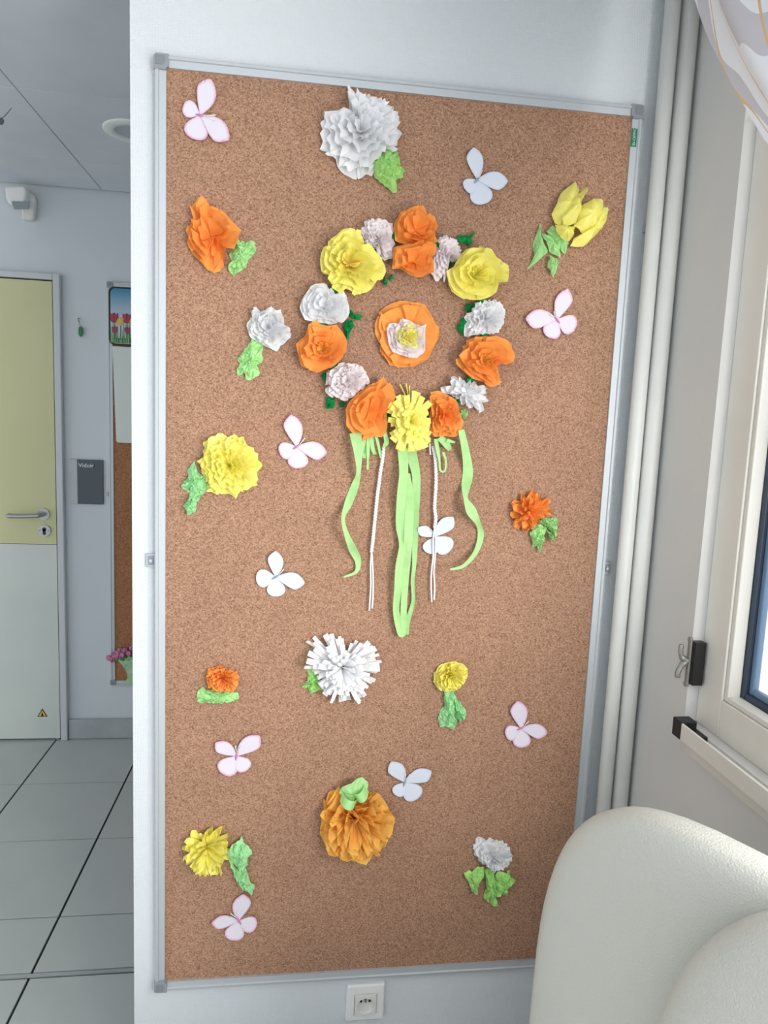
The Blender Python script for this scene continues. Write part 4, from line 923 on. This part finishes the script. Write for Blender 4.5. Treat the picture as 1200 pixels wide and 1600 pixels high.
# separate flower in the middle of the ring
mid = tag(empty('paper_flower', base_of([(586, 578), (690, 578)])), 'orange paper flower with white and yellow middle in the centre of the wreath', 'paper flower', 'single paper flowers pinned on the board')
bloom('open', [(586,490),(600,478),(612,472),(640,468),(668,474),(674,485),(682,502),(690,525),(686,540),(672,556),(668,565),(640,576),(618,578),(605,565),(590,548),(592,528),(586,510)], (640,523), YC, T_orange, mid, 71, None, .62, 'orange_petal')
bloom('round', [(604,510),(612,498),(622,505),(632,494),(646,502),(660,510),(670,504),(666,530),(668,548),(650,562),(630,556),(612,550),(606,535)], (638,527), YC - .016, T_pinkw, mid, 72, None, .75, 'white_petal')
bloom('pompom', [(616,520),(630,508),(642,503),(657,515),(656,530),(657,545),(645,545),(625,540)], (638,525), YC - .026, T_yellow, mid, 73, T_amber, .7, 'yellow_petal')

# ------------------------------------------------------------------ butterflies
def wingmat(name, base, rim):
    m = mat(name, base, 0.55, spec=0.2)
    a = nd(m, 'ShaderNodeAttribute', attribute_name='rim'); tc = nd(m, 'ShaderNodeTexCoord'); n = nd(m, 'ShaderNodeTexNoise', Scale=260.0, Detail=2); lk(m, tc.outputs['Object'], n.inputs['Vector'])
    mu = nd(m, 'ShaderNodeMath', operation='MULTIPLY'); lk(m, a.outputs['Fac'], mu.inputs[0]); 
    mr = nd(m, 'ShaderNodeMapRange'); mr.inputs[1].default_value = .35; mr.inputs[2].default_value = .6; mr.inputs[3].default_value = .35; lk(m, n.outputs[0], mr.inputs[0]); lk(m, mr.outputs[0], mu.inputs[1])
    x = nd(m, 'ShaderNodeMix', data_type='RGBA'); x.inputs[6].default_value = lin(base); x.inputs[7].default_value = lin(rim); lk(m, mu.outputs[0], x.inputs[0]); lk(m, x.outputs[2], bsdf(m).inputs['Base Color']); return m
W_pink = wingmat('white paper with pink print', (220, 214, 225), (214, 132, 168)); W_plain = wingmat('plain white paper', (212, 218, 230), (198, 206, 222))
m_bpk = mat('pink printed body', (206, 124, 170), .6); m_bwh = mat('pale grey printed body', (150, 156, 172), .6); m_ant = mat('white paper antenna', (232, 224, 230), .6)
FW = [(a, b * 1.16) for a, b in [(0, 0), (.15, .075), (.35, .16), (.55, .225), (.72, .245), (.86, .175), (.96, .07), (1, 0), (.97, -.05), (.85, -.155), (.68, -.23), (.48, -.235), (.28, -.175), (.12, -.09)]]
HW = [(a, b * 1.14) for a, b in [(0, 0), (.15, .13), (.35, .29), (.58, .40), (.8, .38), (.95, .23), (1, .02), (.96, -.21), (.82, -.37), (.6, -.42), (.37, -.32), (.16, -.15)]]
def wing(base, tip, shape, side, m, parent, name, y0, raise_):
    b = PY(base[0], base[1], y0); t = PY(tip[0], tip[1], y0 - raise_); d = t - b; L = np.linalg.norm(d[[0, 2]]); dx = np.array([d[0], 0, d[2]]) / L; q = np.array([-dx[2], 0, dx[0]]) * side
    ol_ = crom(shape, 3, True); n = len(ol_); vs = []; rim = []
    cc = np.array([.52, .02])
    for f, rv in ((1, 1.0), (.90, .55), (.76, 0.0), (.4, 0.0)):
        for p in ol_:
            u, v = cc + (np.array(p) - cc) * f
            vs.append(b + dx * L * u + q * L * v + np.array([0, -.0012 - raise_ * u + .0015 * v * v, 0])); rim.append(rv * min(1, .25 + max(0, u) * 1.1))
    vs.append(b + dx * L * cc[0] + q * L * cc[1] + np.array([0, -.0012 - raise_ * cc[0], 0])); rim.append(0)
    fs = [(j * n + k, j * n + (k + 1) % n, (j + 1) * n + (k + 1) % n, (j + 1) * n + k) for j in range(3) for k in range(n)] + [(3 * n + k, 3 * n + (k + 1) % n, 4 * n) for k in range(n)]
    o = add(name, vs, fs, m, parent, False)
    a = o.data.attributes.new('rim', 'FLOAT', 'POINT'); a.data.foreach_set('value', rim)
    s_ = o.modifiers.new('thickness', 'SOLIDIFY'); s_.thickness = .0008; s_.offset = 0
    return o
def butterfly(label, body, f1, h1, f2, h2, ant, pink, yo=0.0, tilt=.0035):
    r = tag(empty('paper_butterfly', PY(body[0], body[1], YC - yo)), label, 'butterfly', 'white paper butterflies pinned on the board')
    h1, h2 = [tuple(np.array(body) + (np.array(h) - np.array(body)) * 1.06) for h in (h1, h2)]
    m = W_pink if pink else W_plain; y0 = YC - yo - .0015
    cr = lambda a, b: math.copysign(1, (PY(*a, y0) - PY(*body, y0))[0] * (PY(*b, y0) - PY(*body, y0))[2] - (PY(*a, y0) - PY(*body, y0))[2] * (PY(*b, y0) - PY(*body, y0))[0])
    for hw, fw_ in ((h1, f1), (h2, f2)):
        wing(body, hw, HW, cr(hw, fw_), m, r, 'hind_wing', y0, tilt)
    for hw, fw_ in ((h1, f1), (h2, f2)):
        wing(body, fw_, FW, -cr(hw, fw_), m, r, 'fore_wing', y0 - .0014, tilt * 1.5)
    b = np.array(body); d = np.array(ant, float) - b; L = np.linalg.norm(d); d /= L
    MB().tube([PY(*(b - d * 7.5), y0 - .003), PY(*(b - d * 3), y0 - .0045), PY(*(b + d * 2), y0 - .0048), PY(*(b + d * 5), y0 - .004)], [.0006, .0018, .002, .001], 8).build('body', m_bpk if pink else m_bwh, r, True)
    q = np.array([-d[1], d[0]])
    for s in (-1, 1):
        MB().tube([PY(*(b + d * 4), y0 - .004), PY(*(b + d * L * .6 + q * s * 2.0), y0 - .006), PY(*(b + d * L + q * s * 4.5), y0 - .007)], [.0007, .0008, .0011], 6).build('antenna', m_ant, r, True)
    return r
butterfly('pink-edged paper butterfly in the upper corner of the board above the loose orange flower', (313,180), (329,124), (288,166), (358,219), (304,216), (336,184), True)
butterfly('plain white paper butterfly between the large white flower and the yellow tulip', (745.5,281), (740,231), (728,296), (793,283.5), (755,317), (757,269), False)
butterfly('pink-edged paper butterfly below the yellow tulip flower', (870,499), (887,452), (898,511), (821,498), (858,526), (862,489), True)
butterfly('pink-edged paper butterfly between the yellow flower and the wreath ribbons', (463.6,698), (455,648), (438,707), (511,708), (467,730), (479,688), True)
butterfly('plain white paper butterfly below the yellow flower with the mint leaf', (431,901.6), (430.6,861), (402,904), (476,911), (432,930), (446,893), False)
butterfly('plain white paper butterfly behind the hanging white yarn', (679,838.5), (653,824.5), (670,863), (708,808), (702,859), (677,826), False)
butterfly('pink-edged paper butterfly below the small orange flower', (369.5,1180.7), (336.7,1160), (348.7,1207), (406,1149.5), (385,1202), (372,1166), True)
butterfly('pink-edged paper butterfly below and beside the small yellow flower', (814,1137.8), (808.8,1095), (791,1148), (855,1144.8), (815.8,1166), (828,1131), True)
butterfly('plain white paper butterfly next to the amber flower', (632.6,1222), (611,1190), (619,1241), (674,1205), (651,1246), (637,1208), False)
butterfly('pink-edged paper butterfly below the spiky yellow flower at the foot of the board', (372.4,1438), (381,1396.5), (399,1447), (330.5,1441.8), (363.5,1467), (364,1425), True)
